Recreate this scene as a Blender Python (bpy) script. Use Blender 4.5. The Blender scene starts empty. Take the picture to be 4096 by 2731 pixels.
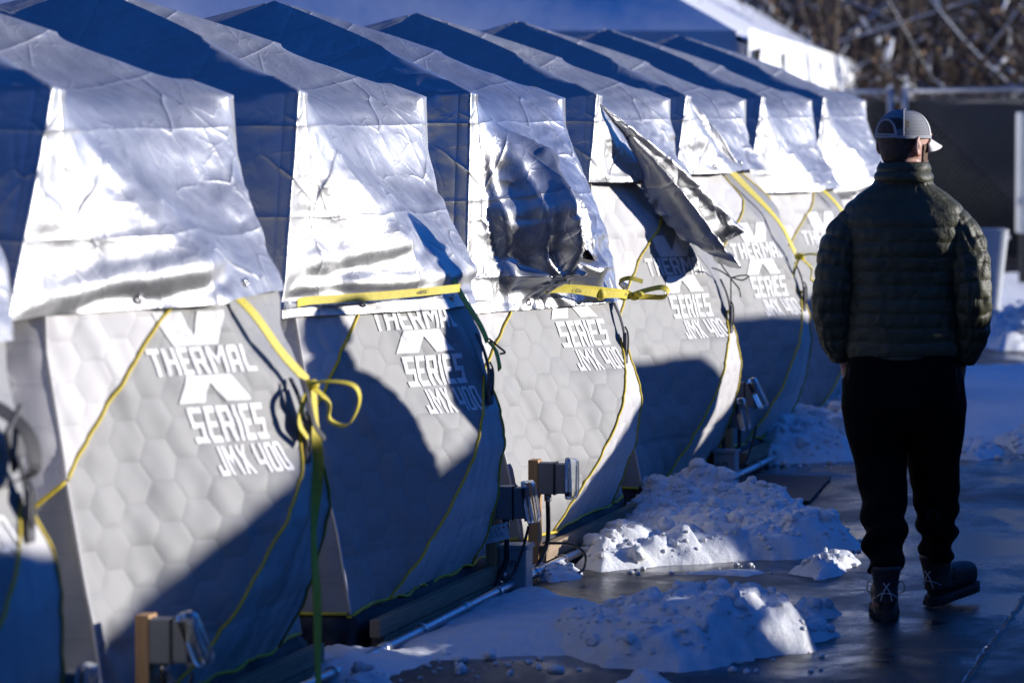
import bpy, bmesh, math, random
import numpy as np
from mathutils import Vector, Matrix

# ---------------------------------------------------------------- camera, sky, sun
SC = bpy.context.scene
COL = SC.collection
THETA = math.radians(12.9)          # camera is turned this far left of the tent row
CAMH = 1.84
cam_d = bpy.data.cameras.new('camera')
cam_d.lens = 150.0
cam_d.sensor_width = 36.0
cam_d.clip_start = 0.5
cam_d.clip_end = 900.0
cam_d.dof.use_dof = True
cam_d.dof.focus_distance = 16.9
cam_d.dof.aperture_fstop = 3.6
cam_d.dof.aperture_blades = 9
cam = bpy.data.objects.new('camera', cam_d)
cam.location = (0, 0, CAMH)
cam.rotation_euler = (math.radians(90 - 3.15), 0, THETA)
COL.objects.link(cam)
SC.camera = cam

SUN_A = math.radians(22.0)          # azimuth from +X (across the walkway) towards +Y
SUN_E = math.radians(11.5)          # elevation
world = bpy.data.worlds.new('World')
SC.world = world
world.use_nodes = True
wn = world.node_tree
wn.nodes.clear()
sky = wn.nodes.new('ShaderNodeTexSky')
sky.sky_type = 'NISHITA'
sky.sun_disc = False
sky.sun_elevation = SUN_E
sky.sun_rotation = math.radians(90) - SUN_A
sky.altitude = 2400
sky.air_density = 1.0
sky.dust_density = 0.0
sky.ozone_density = 4.5
bg = wn.nodes.new('ShaderNodeBackground')
bg.inputs['Strength'].default_value = 0.105
wo = wn.nodes.new('ShaderNodeOutputWorld')
wb = wn.nodes.new('ShaderNodeMix')          # camera white balance set for the low sun: open sky reads blue
wb.data_type = 'RGBA'; wb.blend_type = 'MULTIPLY'; wb.inputs[0].default_value = 1.0
wb.inputs[7].default_value = (0.24, 0.78, 1.50, 1)
wn.links.new(sky.outputs[0], wb.inputs[6])
wn.links.new(wb.outputs[2], bg.inputs[0])
wn.links.new(bg.outputs[0], wo.inputs[0])

sun_d = bpy.data.lights.new('sun', 'SUN')
sun_d.energy = 4.9
sun_d.angle = math.radians(0.55)
sun_d.color = (1.0, 0.955, 0.90)
sun = bpy.data.objects.new('sun', sun_d)
SUNV = Vector((math.cos(SUN_E) * math.cos(SUN_A), math.cos(SUN_E) * math.sin(SUN_A), math.sin(SUN_E)))
sun.rotation_euler = SUNV.to_track_quat('Z', 'Y').to_euler()
sun.location = (20, 20, 12)
COL.objects.link(sun)

SC.view_settings.view_transform = 'Standard'
SC.view_settings.look = 'None'
SC.view_settings.exposure = 0.42
SC.view_settings.gamma = 1.0
SC.view_settings.use_curve_mapping = False
SC.render.engine = 'CYCLES'
SC.cycles.use_denoising = True
SC.cycles.max_bounces = 8
SC.cycles.diffuse_bounces = 4
SC.cycles.glossy_bounces = 4
SC.cycles.transmission_bounces = 6
SC.cycles.transparent_max_bounces = 8
SC.cycles.sample_clamp_indirect = 6.0
SC.cycles.caustics_reflective = False
SC.cycles.caustics_refractive = False

# ---------------------------------------------------------------- helpers
def rd(r, d, z=0.0):
    """point r metres right of the camera axis and d metres ahead of it, on the ground plan"""
    return Vector((r * math.cos(THETA) - d * math.sin(THETA), r * math.sin(THETA) + d * math.cos(THETA), z))

def tag(o, label=None, cat=None, group=None, kind=None):
    if label: o['label'] = label
    if cat: o['category'] = cat
    if group: o['group'] = group
    if kind: o['kind'] = kind
    return o

def empty(name, loc=(0, 0, 0), rz=0.0):
    o = bpy.data.objects.new(name, None)
    o.empty_display_size = 0.2
    o.location = loc
    o.rotation_euler = (0, 0, rz)
    COL.objects.link(o)
    return o

def mobj(name, verts, faces, mat, parent=None, smooth=True, uv=None):
    me = bpy.data.meshes.new(name)
    me.from_pydata([tuple(v) for v in verts], [], faces)
    if uv is not None:
        lay = me.uv_layers.new(name='UVMap')
        idx = np.empty(len(me.loops), dtype=np.int32)
        me.loops.foreach_get('vertex_index', idx)
        lay.data.foreach_set('uv', np.asarray(uv, dtype=np.float32)[idx].ravel())
    if smooth:
        me.polygons.foreach_set('use_smooth', [True] * len(me.polygons))
    me.materials.append(mat)
    me.update()
    o = bpy.data.objects.new(name, me)
    COL.objects.link(o)
    if parent is not None:
        o.parent = parent
    return o

def bobj(name, bm, mat, parent=None, smooth=False):
    me = bpy.data.meshes.new(name)
    bm.normal_update()
    bm.to_mesh(me)
    bm.free()
    if smooth:
        me.polygons.foreach_set('use_smooth', [True] * len(me.polygons))
    me.materials.append(mat)
    o = bpy.data.objects.new(name, me)
    COL.objects.link(o)
    if parent is not None:
        o.parent = parent
    return o

def add_box(bm, c, s, rot=None, bev=0.0):
    r = bmesh.ops.create_cube(bm, size=1.0)
    vs = r['verts']
    for v in vs:
        v.co = Vector((v.co.x * s[0], v.co.y * s[1], v.co.z * s[2]))
    if bev > 0:
        es = list({e for v in vs for e in v.link_edges})
        rb = bmesh.ops.bevel(bm, geom=es, offset=bev, segments=2, affect='EDGES', profile=0.6)
        vs = list({v for f in rb['faces'] for v in f.verts} | {v for v in vs if v.is_valid})
    for v in vs:
        p = v.co.copy()
        if rot is not None:
            p = rot @ p
        v.co = p + Vector(c)
    return vs

def box(name, c, s, mat, parent=None, rot=None, bev=0.003):
    bm = bmesh.new()
    add_box(bm, c, s, rot, bev)
    return bobj(name, bm, mat, parent)

def crom(pts, n):
    """Catmull-Rom resample of a list of tuples (any length) to n points"""
    P = np.array(pts, dtype=float)
    if len(P) == 2:
        t = np.linspace(0, 1, n)[:, None]
        return P[0] * (1 - t) + P[1] * t
    P = np.vstack([2 * P[0] - P[1], P, 2 * P[-1] - P[-2]])
    m = len(P) - 3
    out = []
    for t in np.linspace(0, m, n):
        i = min(int(t), m - 1)
        f = t - i
        a, b, c, d = P[i], P[i + 1], P[i + 2], P[i + 3]
        out.append(0.5 * ((2 * b) + (c - a) * f + (2 * a - 5 * b + 4 * c - d) * f * f + (3 * b - a - 3 * c + d) * f ** 3))
    return np.array(out)

def frames(P):
    T = np.gradient(P, axis=0)
    T /= np.linalg.norm(T, axis=1)[:, None] + 1e-9
    N = np.zeros_like(P)
    ref = np.array([0, 0, 1.0]) if abs(T[0][2]) < 0.9 else np.array([1.0, 0, 0])
    n = np.cross(T[0], ref); n /= np.linalg.norm(n)
    for i in range(len(P)):
        n = n - T[i] * np.dot(n, T[i])
        n /= np.linalg.norm(n) + 1e-9
        N[i] = n
    B = np.cross(T, N)
    return T, N, B

def tube_data(pts, rad, n=24, seg=8, smooth_path=True):
    """pts list of xyz, rad scalar or list; returns verts, faces with closed ends"""
    P = crom(pts, n) if smooth_path else np.array(pts, float)
    n = len(P)
    R = np.full(n, rad) if np.isscalar(rad) else np.interp(np.linspace(0, 1, n), np.linspace(0, 1, len(rad)), rad)
    T, N, B = frames(P)
    V, F = [], []
    for i in range(n):
        for k in range(seg):
            a = 2 * math.pi * k / seg
            V.append(P[i] + R[i] * (math.cos(a) * N[i] + math.sin(a) * B[i]))
    for i in range(n - 1):
        for k in range(seg):
            k2 = (k + 1) % seg
            F.append((i * seg + k, i * seg + k2, (i + 1) * seg + k2, (i + 1) * seg + k))
    F.append(tuple(range(seg))[::-1])
    F.append(tuple((n - 1) * seg + k for k in range(seg)))
    return V, F

def tube(name, pts, rad, mat, parent=None, n=24, seg=8, smooth_path=True):
    V, F = tube_data(pts, rad, n, seg, smooth_path)
    return mobj(name, V, F, mat, parent)

def ribbon(name, pts, width, wdirs, mat, parent=None, n=40, th=0.0018):
    """flat webbing strip swept along pts; wdirs: width direction(s) at the control points"""
    P = crom(pts, n)
    if len(np.shape(wdirs)) == 1:
        wdirs = [wdirs] * len(pts)
    W = crom(wdirs, n)
    T = np.gradient(P, axis=0)
    T /= np.linalg.norm(T, axis=1)[:, None] + 1e-9
    W = W - T * np.sum(W * T, axis=1)[:, None]
    W /= np.linalg.norm(W, axis=1)[:, None] + 1e-9
    Nn = np.cross(T, W)
    V, F = [], []
    for i in range(n):
        for (a, b) in ((-.5, -1), (.5, -1), (.5, 1), (-.5, 1)):
            V.append(P[i] + W[i] * width * a + Nn[i] * th * b)
    for i in range(n - 1):
        for k in range(4):
            k2 = (k + 1) % 4
            F.append((i * 4 + k, i * 4 + k2, i * 4 + 4 + k2, i * 4 + 4 + k))
    F.append((3, 2, 1, 0)); F.append(tuple((n - 1) * 4 + k for k in range(4)))
    o = mobj(name, V, F, mat, parent, smooth=False)
    return o

def join_data(parts):
    V, F = [], []
    for v, f in parts:
        b = len(V)
        V.extend([tuple(x) for x in v])
        F.extend([tuple(i + b for i in q) for q in f])
    return V, F

# value noise (vectorised)
def _h(ix, iy, iz, s):
    n = (ix.astype(np.int64) * 374761393 + iy.astype(np.int64) * 668265263 + iz.astype(np.int64) * 2147483647 + int(s) * 1274126177) & 0xffffffff
    n = ((n ^ (n >> 13)) * 1274126177) & 0xffffffff
    n = (n ^ (n >> 16)) & 0xffffff
    return n / float(0xffffff) * 2 - 1

def vnoise(p, s=0):
    p = np.asarray(p, float)
    i = np.floor(p).astype(np.int64)
    f = p - i
    f = f * f * f * (f * (f * 6 - 15) + 10)
    x, y, z = i[:, 0], i[:, 1], i[:, 2]
    fx, fy, fz = f[:, 0], f[:, 1], f[:, 2]
    r = 0
    for dx in (0, 1):
        for dy in (0, 1):
            for dz in (0, 1):
                w = (fx if dx else 1 - fx) * (fy if dy else 1 - fy) * (fz if dz else 1 - fz)
                r = r + w * _h(x + dx, y + dy, z + dz, s)
    return r

def fbm(p, s=0, o=4, g=0.5):
    p = np.asarray(p, float)
    a, r = 1.0, 0.0
    for k in range(o):
        r = r + a * vnoise(p * (2.03 ** k) + 17.3 * k, s + k)
        a *= g
    return r

def ridge(p, s=0, o=3, g=0.5):
    p = np.asarray(p, float)
    a, r = 1.0, 0.0
    for k in range(o):
        r = r + a * (1 - 2 * np.abs(vnoise(p * (2.1 ** k) + 9.1 * k, s + k)))
        a *= g
    return r

def worley(p, s=0):
    """F1 distance, random value of the nearest cell"""
    p = np.asarray(p, float)
    i = np.floor(p).astype(np.int64)
    best = np.full(len(p), 9.0)
    sec = np.full(len(p), 9.0)
    val = np.zeros(len(p))
    for dx in (-1, 0, 1):
        for dy in (-1, 0, 1):
            for dz in (-1, 0, 1):
                c = i + np.array([dx, dy, dz])
                q = np.stack([c[:, 0] + .5 + .45 * _h(c[:, 0], c[:, 1], c[:, 2], s + 1), c[:, 1] + .5 + .45 * _h(c[:, 0], c[:, 1], c[:, 2], s + 2),
                              c[:, 2] + .5 + .45 * _h(c[:, 0], c[:, 1], c[:, 2], s + 3)], 1)
                d = np.linalg.norm(p - q, axis=1)
                m = d < best
                sec = np.where(m, best, np.minimum(sec, d))
                val = np.where(m, _h(c[:, 0], c[:, 1], c[:, 2], s + 4), val)
                best = np.where(m, d, best)
    return best, sec, val

def grid_faces(nu, nv, base=0, flip=False):
    F = []
    for j in range(nv - 1):
        for i in range(nu - 1):
            a = base + j * nu + i
            q = (a, a + 1, a + nu + 1, a + nu)
            F.append(q[::-1] if flip else q)
    return F

def recalc(o):
    bm = bmesh.new(); bm.from_mesh(o.data)
    bmesh.ops.recalc_face_normals(bm, faces=bm.faces)
    bm.to_mesh(o.data); bm.free()
    return o

# ---------------------------------------------------------------- materials
class NT:
    """small node-tree writer"""
    def __init__(s, name):
        s.m = bpy.data.materials.new(name)
        s.m.use_nodes = True
        s.t = s.m.node_tree
        s.t.nodes.clear()
        s.out = s.t.nodes.new('ShaderNodeOutputMaterial')
        s.b = s.t.nodes.new('ShaderNodeBsdfPrincipled')
        s.t.links.new(s.b.outputs[0], s.out.inputs[0])
    def n(s, typ, **kw):
        x = s.t.nodes.new('ShaderNode' + typ)
        for k, v in kw.items():
            setattr(x, k, v)
        return x
    def l(s, a, b):
        s.t.links.new(a, b)
    def set(s, **kw):
        for k, v in kw.items():
            nm = {'col': 'Base Color', 'rough': 'Roughness', 'metal': 'Metallic', 'spec': 'Specular IOR Level', 'sss': 'Subsurface Weight',
                  'trans': 'Transmission Weight', 'ior': 'IOR', 'alpha': 'Alpha', 'sheen': 'Sheen Weight', 'coat': 'Coat Weight', 'aniso': 'Anisotropic'}[k]
            if k == "col" and not hasattr(v, "is_linked"): v = (v[0], v[1], v[2], 1)
            if hasattr(v, "is_linked"): s.l(v, s.b.inputs[nm])
            else: s.b.inputs[nm].default_value = v
        return s
    def val(s, x):
        return x
    def math(s, op, a, b=None, c=None):
        x = s.n('Math', operation=op)
        for i, q in enumerate((a, b, c)):
            if q is None: continue
            if hasattr(q, "is_linked"): s.l(q, x.inputs[i])
            else: x.inputs[i].default_value = q
        return x.outputs[0]
    def coord(s, which='Object', scale=(1, 1, 1)):
        tc = s.n('TexCoord')
        mp = s.n('Mapping')
        mp.inputs['Scale'].default_value = scale
        s.l(tc.outputs[which], mp.inputs[0])
        return mp.outputs[0]
    def noise(s, vec, scale=5, detail=4, rough=0.55, dist=0.0):
        x = s.n('TexNoise')
        x.inputs['Scale'].default_value = scale
        x.inputs['Detail'].default_value = detail
        x.inputs['Roughness'].default_value = rough
        x.inputs['Distortion'].default_value = dist
        s.l(vec, x.inputs['Vector'])
        return x.outputs[0]
    def ramp(s, fac, stops):
        x = s.n('ValToRGB')
        el = x.color_ramp.elements
        while len(el) < len(stops): el.new(0.5)
        for e, (p, c) in zip(el, stops):
            e.position = p
            e.color = (c, c, c, 1) if np.isscalar(c) else (c[0], c[1], c[2], 1)
        s.l(fac, x.inputs[0])
        return x.outputs[0]
    def mix(s, fac, a, b, blend='MIX'):
        x = s.n('Mix', data_type='RGBA', blend_type=blend)
        for sk, q in ((x.inputs[0], fac), (x.inputs[6], a), (x.inputs[7], b)):
            if hasattr(q, "is_linked"): s.l(q, sk)
            elif np.isscalar(q): sk.default_value = q
            else: sk.default_value = (q[0], q[1], q[2], 1)
        return x.outputs[2]
    def bump(s, h, strength=0.3, dist=0.01, prev=None):
        x = s.n('Bump')
        x.inputs['Strength'].default_value = strength
        x.inputs['Distance'].default_value = dist
        s.l(h, x.inputs['Height'])
        if prev is not None: s.l(prev, x.inputs['Normal'])
        s.l(x.outputs[0], s.b.inputs['Normal'])
        return x.outputs[0]

def m_simple(name, col, rough=0.6, metal=0.0, var=0.15, scale=30, bump=0.15, bdist=0.003, **kw):
    t = NT(name)
    v = t.coord('Object')
    n = t.noise(v, scale, 4)
    lo = [c * (1 - var) for c in col]; hi = [min(1, c * (1 + var)) for c in col]
    t.set(col=t.ramp(n, [(0.3, lo), (0.7, hi)]), rough=rough, metal=metal, **kw)
    if bump > 0: t.bump(t.noise(v, scale * 4, 3), bump, bdist)
    return t.m

def hex_height(t, vec2, pitch):
    """distance to the nearest edge of a flat-topped hexagon lattice, 0 at the stitch line; vec2 = (x sock, y sock)"""
    x, y = vec2
    px = pitch * math.sqrt(3)            # horizontal period
    def cell(ox, oy):
        xx = t.math('ADD', x, ox); yy = t.math('ADD', y, oy)
        qx = t.math('SUBTRACT', t.math('FLOORED_MODULO', xx, px), px / 2)
        qy = t.math('SUBTRACT', t.math('FLOORED_MODULO', yy, pitch), pitch / 2)
        ax = t.math('ABSOLUTE', qx); ay = t.math('ABSOLUTE', qy)
        d = t.math('MAXIMUM', ay, t.math('ADD', t.math('MULTIPLY', ax, math.sqrt(3) / 2), t.math('MULTIPLY', ay, 0.5)))
        return d
    d = t.math('MINIMUM', cell(0, 0), cell(px / 2, pitch / 2))
    return t.math('SUBTRACT', pitch / 2, d)

HEXP = 0.118
def m_quilt(name, col, line=0.72):
    t = NT(name)
    tc = t.n('TexCoord')
    sp = t.n('SeparateXYZ')
    t.l(tc.outputs['UV'], sp.inputs[0])
    e = hex_height(t, (sp.outputs[0], sp.outputs[1]), HEXP)
    # dashed stitches
    dash = t.math('GREATER_THAN', t.math('SINE', t.math('MULTIPLY', t.math('ADD', sp.outputs[0], t.math('MULTIPLY', sp.outputs[1], 1.3)), 620.0)), -0.35)
    ln = t.math('MULTIPLY', t.math('LESS_THAN', e, 0.0016), dash)
    v = t.coord('Object')
    n = t.noise(v, 3.0, 5)
    n2 = t.noise(v, 420.0, 2)
    base = t.mix(t.math('MULTIPLY', n, 0.22), col, [c * 0.72 for c in col])
    base = t.mix(t.math('MULTIPLY', n2, 0.25), base, [c * 0.8 for c in col])
    t.set(col=t.mix(t.math('MULTIPLY', ln, 0.6), base, [c * line * .7 for c in col]), rough=0.62, sheen=0.12)
    hgt = t.math('MINIMUM', t.math('MULTIPLY', e, 90.0), 1.0)
    b1 = t.bump(hgt, 0.30, 0.003)
    t.bump(t.noise(v, 900.0, 2), 0.18, 0.0012, b1)
    return t.m

def m_tarp(name, base=0.47, rough=0.41, metal=0.72, crink=1.35):
    t = NT(name)
    v = t.coord('Object')
    uv = t.coord('UV')
    n = t.noise(v, 2.2, 5, 0.6)
    n2 = t.noise(v, 14.0, 5, 0.65, 0.6)
    c = t.ramp(n2, [(0.3, (base * .88, base * .885, base * .895)), (0.7, (base, base, base))])
    t.set(col=c, metal=metal, rough=t.ramp(t.mix(0.5, n, n2), [(0.3, rough - .03), (0.7, rough + .10)]))
    # woven scrim
    w1 = t.n('TexWave', wave_type='BANDS', bands_direction='X'); w1.inputs['Scale'].default_value = 120
    w2 = t.n('TexWave', wave_type='BANDS', bands_direction='Y'); w2.inputs['Scale'].default_value = 120
    t.l(uv, w1.inputs['Vector']); t.l(uv, w2.inputs['Vector'])
    b = t.bump(t.math('ADD', w1.outputs['Fac'], w2.outputs['Fac']), 0.10, 0.0008)
    # crease networks at three sizes: thin raised or sunk lines with gentle facets between
    for sc, lw, fac, dist, seed in ((3.3, 40.0, .50, .010, 1.7), (7.5, 24.0, .24, .005, 5.1), (17.0, 12.0, .26, .003, 9.3)):
        nz = t.n('TexNoise'); nz.inputs['Scale'].default_value = sc * .8; nz.inputs['Detail'].default_value = 2
        t.l(v, nz.inputs['Vector'])
        ad = t.n('VectorMath', operation='MULTIPLY_ADD')
        t.l(nz.outputs['Color'], ad.inputs[0]); ad.inputs[1].default_value = (.42 / sc, .42 / sc, .42 / sc); t.l(v, ad.inputs[2])
        of = t.n('VectorMath', operation='ADD'); t.l(ad.outputs[0], of.inputs[0]); of.inputs[1].default_value = (seed, seed * .7, seed * .4)
        vo = t.n('TexVoronoi', feature='DISTANCE_TO_EDGE'); vo.inputs['Scale'].default_value = sc
        t.l(of.outputs[0], vo.inputs['Vector'])
        line = t.math('POWER', 2.718, t.math('MULTIPLY', vo.outputs['Distance'], -lw))
        msk = t.ramp(t.noise(v, sc * .6, 2), [(0.42, 0.0), (0.62, 1.0)])
        hgt = t.math('ADD', t.math('MULTIPLY', line, msk), t.math('MULTIPLY', vo.outputs['Distance'], .9))
        b = t.bump(hgt, fac * crink, dist, b)
    # packing folds: a sharp grid in sheet coordinates
    sp_ = t.n('SeparateXYZ'); t.l(uv, sp_.inputs[0])
    for k, pitch, ph in ((0, .46, .13), (1, .305, .20)):
        q = t.math('ABSOLUTE', t.math('SUBTRACT', t.math('FLOORED_MODULO', t.math('ADD', t.math('ADD', sp_.outputs[k], ph), t.math('MULTIPLY', n, .02)), pitch), pitch / 2))
        ln = t.math('POWER', 2.718, t.math('MULTIPLY', q, -90.0))
        b = t.bump(ln, .7, .006, b)
    t.bump(t.noise(v, 42.0, 3), 0.10, 0.005, b)
    return t.m

def m_wood(name, a=(0.42, 0.27, 0.14), b=(0.27, 0.16, 0.08), axis='X'):
    t = NT(name)
    sc = {'X': (1.5, 30, 30), 'Z': (30, 30, 1.5), 'Y': (30, 1.5, 30)}[axis]
    v = t.coord('Object', sc)
    n = t.noise(v, 2.0, 6, 0.65, 1.2)
    v2 = t.coord('Object')
    k = t.noise(v2, 7.0, 2)
    c = t.ramp(n, [(0.32, b), (0.62, a)])
    c = t.mix(t.ramp(k, [(0.68, 0.0), (0.74, 0.55)]), c, (0.12, 0.06, 0.03))
    t.set(col=c, rough=0.75)
    t.bump(n, 0.25, 0.002)
    return t.m

def m_snow(name):
    t = NT(name)
    v = t.coord('Object')
    n = t.noise(v, 9.0, 5)
    d = t.noise(v, 3.1, 6, 0.7)
    c = t.ramp(n, [(0.3, (0.80, 0.83, 0.86)), (0.7, (0.90, 0.91, 0.92))])
    c = t.mix(t.ramp(d, [(0.56, 0.0), (0.80, 0.30)]), c, (0.50, 0.49, 0.47))
    t.set(col=c, rough=0.55, sss=0.25, spec=0.35)
    t.b.inputs['Subsurface Radius'].default_value = (0.02, 0.025, 0.03)
    t.b.inputs['Subsurface Scale'].default_value = 0.6
    b1 = t.bump(t.noise(v, 48.0, 6, 0.75), 0.8, 0.016)
    t.bump(t.noise(v, 330.0, 3, 0.7), 0.4, 0.003, b1)
    return t.m

def m_clear(name, rough=0.04):
    t = NT(name)
    t.set(col=(0.92, 0.95, 0.98), rough=rough, trans=1.0, ior=1.3)
    return t.m

M = {}
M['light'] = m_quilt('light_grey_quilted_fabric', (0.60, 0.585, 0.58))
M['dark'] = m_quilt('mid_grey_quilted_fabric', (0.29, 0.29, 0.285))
M['skirt'] = m_simple('black_skirt_fabric', (0.022, 0.023, 0.026), 0.7, bump=0.4, bdist=0.01, scale=14)
M['yellow'] = m_simple('yellow_piping', (0.62, 0.47, 0.03), 0.6, scale=60)
M['strap'] = m_simple('yellow_webbing', (0.63, 0.52, 0.05), 0.6, scale=90, bump=0.5, bdist=0.002)
M['print'] = m_simple('white_print', (0.80, 0.80, 0.80), 0.6, var=0.05, scale=60)
M['ink'] = m_simple('black_ink', (0.03, 0.03, 0.02), 0.7, var=0.1)
M['black'] = m_simple('black_webbing', (0.018, 0.018, 0.02), 0.65, scale=60, bump=0.4)
M['greyfab'] = m_simple('grey_pocket_fabric', (0.10, 0.10, 0.105), 0.65, scale=40, bump=0.6, bdist=0.006)
M['tarp'] = m_tarp('silver_tarp')
M['tarp_shiny'] = m_tarp('crumpled_silver_tarp', 0.50, 0.30, 0.80, 1.2)
M['steel'] = m_simple('galvanised_steel', (0.55, 0.57, 0.60), 0.35, 0.9, var=0.12, scale=25)
M['zinc'] = m_simple('zinc_fitting', (0.62, 0.62, 0.62), 0.28, 0.95)
M['boxgrey'] = m_simple('grey_pvc', (0.20, 0.205, 0.21), 0.45, var=0.06, scale=12)
M['jbox'] = m_simple('grey_painted_box', (0.34, 0.36, 0.37), 0.4, var=0.08, scale=10)
M['gasket'] = m_simple('black_gasket', (0.015, 0.015, 0.016), 0.5)
M['cable'] = m_simple('black_cable', (0.014, 0.014, 0.016), 0.38)
M['clear'] = m_clear('clear_cover_plastic')
M['wood'] = m_wood('pine_post', axis='Z', a=(0.50, 0.30, 0.14), b=(0.36, 0.20, 0.09))
M['woody'] = m_wood('weathered_pine_board', axis='Y', a=(0.33, 0.24, 0.15), b=(0.20, 0.14, 0.09))
M['paper'] = m_simple('white_tag', (0.75, 0.75, 0.75), 0.6, var=0.03)
M['red'] = m_simple('red_print', (0.5, 0.03, 0.03), 0.6)
M['snow'] = m_snow('snow')
# ---------------------------------------------------------------- tents
TX = -5.0
TY = [9.9, 12.3, 14.85, 17.35, 19.8, 22.0, 24.3, 26.55]
Z0, ZH, ZR = 0.13, 0.88, 1.86

SPLAY = [0.0]
BK = [1.0]          # how far this tent's hubs are pushed out
def corner_x(z): return np.interp(z, [.12, .4, .79, 1.15, 1.88], [1.28, 1.225, 1.12, 1.05, 1.015]) + SPLAY[0] * np.interp(z, [.12, .5, .85], [1.0, .7, 0])
def half_w(z): return np.interp(z, [.12, 1.88], [1.0, .865])
def prof_out(z): return np.interp(z, [.12, .25, .42, .62, .75, .88, 1.05, 1.3, 1.88], [.02, .13, .25, .36, .40, .405, .37, .285, .02])
def prof_w(z): return np.interp(z, [.12, .88, 1.86], [.62, .03, .88])

def hex_edge(x, y, pitch=HEXP):
    px = pitch * math.sqrt(3)
    def cell(ox, oy):
        qx = np.mod(x + ox, px) - px / 2; qy = np.mod(y + oy, pitch) - pitch / 2
        return np.maximum(np.abs(qy), np.abs(qx) * math.sqrt(3) / 2 + np.abs(qy) * .5)
    return pitch / 2 - np.minimum(cell(0, 0), cell(px / 2, pitch / 2))

def bulge(p, z, k=1.0):
    """outward bulge of a wall (0 at the corner poles), p in -1..1 across the wall"""
    a = np.abs(p)
    w = prof_w(z)
    lat = np.clip((1 - a) / (1 - np.minimum(w, .97)), 0, 1)
    lat = lat - .06 * np.clip(lat - .86, 0, 1)          # soften the fold
    low = np.clip((ZH - z) / .6, 0, 1)
    lat = lat * (1 - low) + lat ** 1.5 * low
    return BK[0] * prof_out(z) * lat * k - .15 * np.cos(math.pi / 2 * p) * np.clip((z - 1.3) / .56, 0, 1) ** 1.5 * k

def end_bulge(p, z):
    v = np.interp(z, [.12, .3, .6, .9, 1.3, 1.86], [.05, .14, .22, .25, .22, .0])
    return v * np.clip((1 - np.abs(p)) * 2.1, 0, 1)

def quilt(p, z, seed, amp=1.0):
    e = hex_edge(p * .97, z)
    q = .0034 * (1 - np.exp(-e / .010)) - .002
    P = np.stack([p * 4, z * 4, np.full_like(p, seed * 3.7)], 1)
    # sagging wrinkles run down from the corner poles
    wr = vnoise(np.stack([(p * 1.0 + z * .55) * 17, (z - p * .4) * 3.0, np.full_like(p, seed * 1.3)], 1), seed)
    edge = np.exp(-(1 - np.abs(p)) / .22) + .6 * np.exp(-(z - Z0) / .15)
    big = fbm(P * .9, seed + 5, 3)
    g = -.006 * np.exp(-((z - .33 - .02 * p) / .010) ** 2)
    tail = np.clip((1 - np.abs(p)) / .03, 0, 1) * amp
    return (q + .0062 * wr * (0.35 + edge * 1.1) + .012 * big + g) * tail

def wall_pt(side, p, z, seed, off=0.0, amp=1.0):
    """side 0: +X wall, 1: -Y wall, 2: -X, 3: +Y.  returns local xyz arrays"""
    p = np.asarray(p, float); z = np.asarray(z, float)
    cx, hw = corner_x(z), half_w(z)
    off = off - .12 * np.clip((z - 1.27) / .35, 0, 1) * np.clip(np.cos(math.pi / 2 * p), 0, 1) ** .5
    if side in (0, 2):
        o = cx + bulge(p, z) + quilt(p, z, seed, amp) + off
        s = p * hw
        x, y = (o, s) if side == 0 else (-o, -s)
    else:
        o = hw + end_bulge(p, z) + quilt(p, z, seed + 50, amp) + off
        s = p * cx
        x, y = (-s, -o) if side == 1 else (s, o)
    return np.stack([x, y, z], 1)

ZA, SA = .79, 1.02
def wall_mesh(side, nu, nv, seed, tent):
    bm = bmesh.new()
    us = np.linspace(-1, 1, nu); zs = np.linspace(Z0, 1.76, nv)
    vs = [[bm.verts.new((u, z, 0)) for u in us] for z in zs]
    for j in range(nv - 1):
        for i in range(nu - 1):
            bm.faces.new((vs[j][i], vs[j][i + 1], vs[j + 1][i + 1], vs[j + 1][i]))
    def cut(x0, z0, x1, z1):
        n = Vector((z1 - z0, -(x1 - x0), 0)).normalized()
        bmesh.ops.bisect_plane(bm, geom=bm.verts[:] + bm.edges[:] + bm.faces[:], plane_co=(x0, z0, 0), plane_no=n, dist=1e-5)
    if side in (0, 2):
        cut(-1, ZA, 0, ZA + SA); cut(1, ZA, 0, ZA + SA)
        cut(-.03, ZH, -.62, .12); cut(.03, ZH, .62, .12)
        def region(p, z):
            if z > ZA + SA * (1 - abs(p)): return 0
            if z < ZH and abs(p) < .03 + .59 * (ZH - z) / (ZH - .12): return 2
            return 1 if p < 0 else 3
    else:
        cut(1, ZA, 0, ZA - .85); cut(-1, ZA, 0, ZA - .85)
        def region(p, z):
            return 0 if z > ZA - .85 * (1 - abs(p)) else (1 if p < 0 else 3)
    cut(0, 0, 0, 1)
    bm.verts.index_update()
    groups = {0: [], 1: [], 2: [], 3: []}
    for f in bm.faces:
        c = f.calc_center_median()
        groups[region(c.x, c.y)].append([v.index for v in f.verts])
    P = np.array([v.co[:] for v in bm.verts])
    bm.free()
    Q = wall_pt(side, P[:, 0], P[:, 1], seed)
    UV = np.stack([P[:, 0] * .97, P[:, 1]], 1)
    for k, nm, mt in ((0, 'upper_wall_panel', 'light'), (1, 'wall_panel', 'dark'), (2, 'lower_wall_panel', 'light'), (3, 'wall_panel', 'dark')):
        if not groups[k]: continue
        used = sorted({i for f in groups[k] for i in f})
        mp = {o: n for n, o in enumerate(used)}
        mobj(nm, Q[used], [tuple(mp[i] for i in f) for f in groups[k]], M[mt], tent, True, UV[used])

def wall_line(side, pts, seed, off, n):
    P = np.array(pts, float)
    t = np.linspace(0, len(P) - 1, n)
    p = np.interp(t, range(len(P)), P[:, 0]); z = np.interp(t, range(len(P)), P[:, 1])
    return wall_pt(side, p, z, seed, off)

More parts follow.
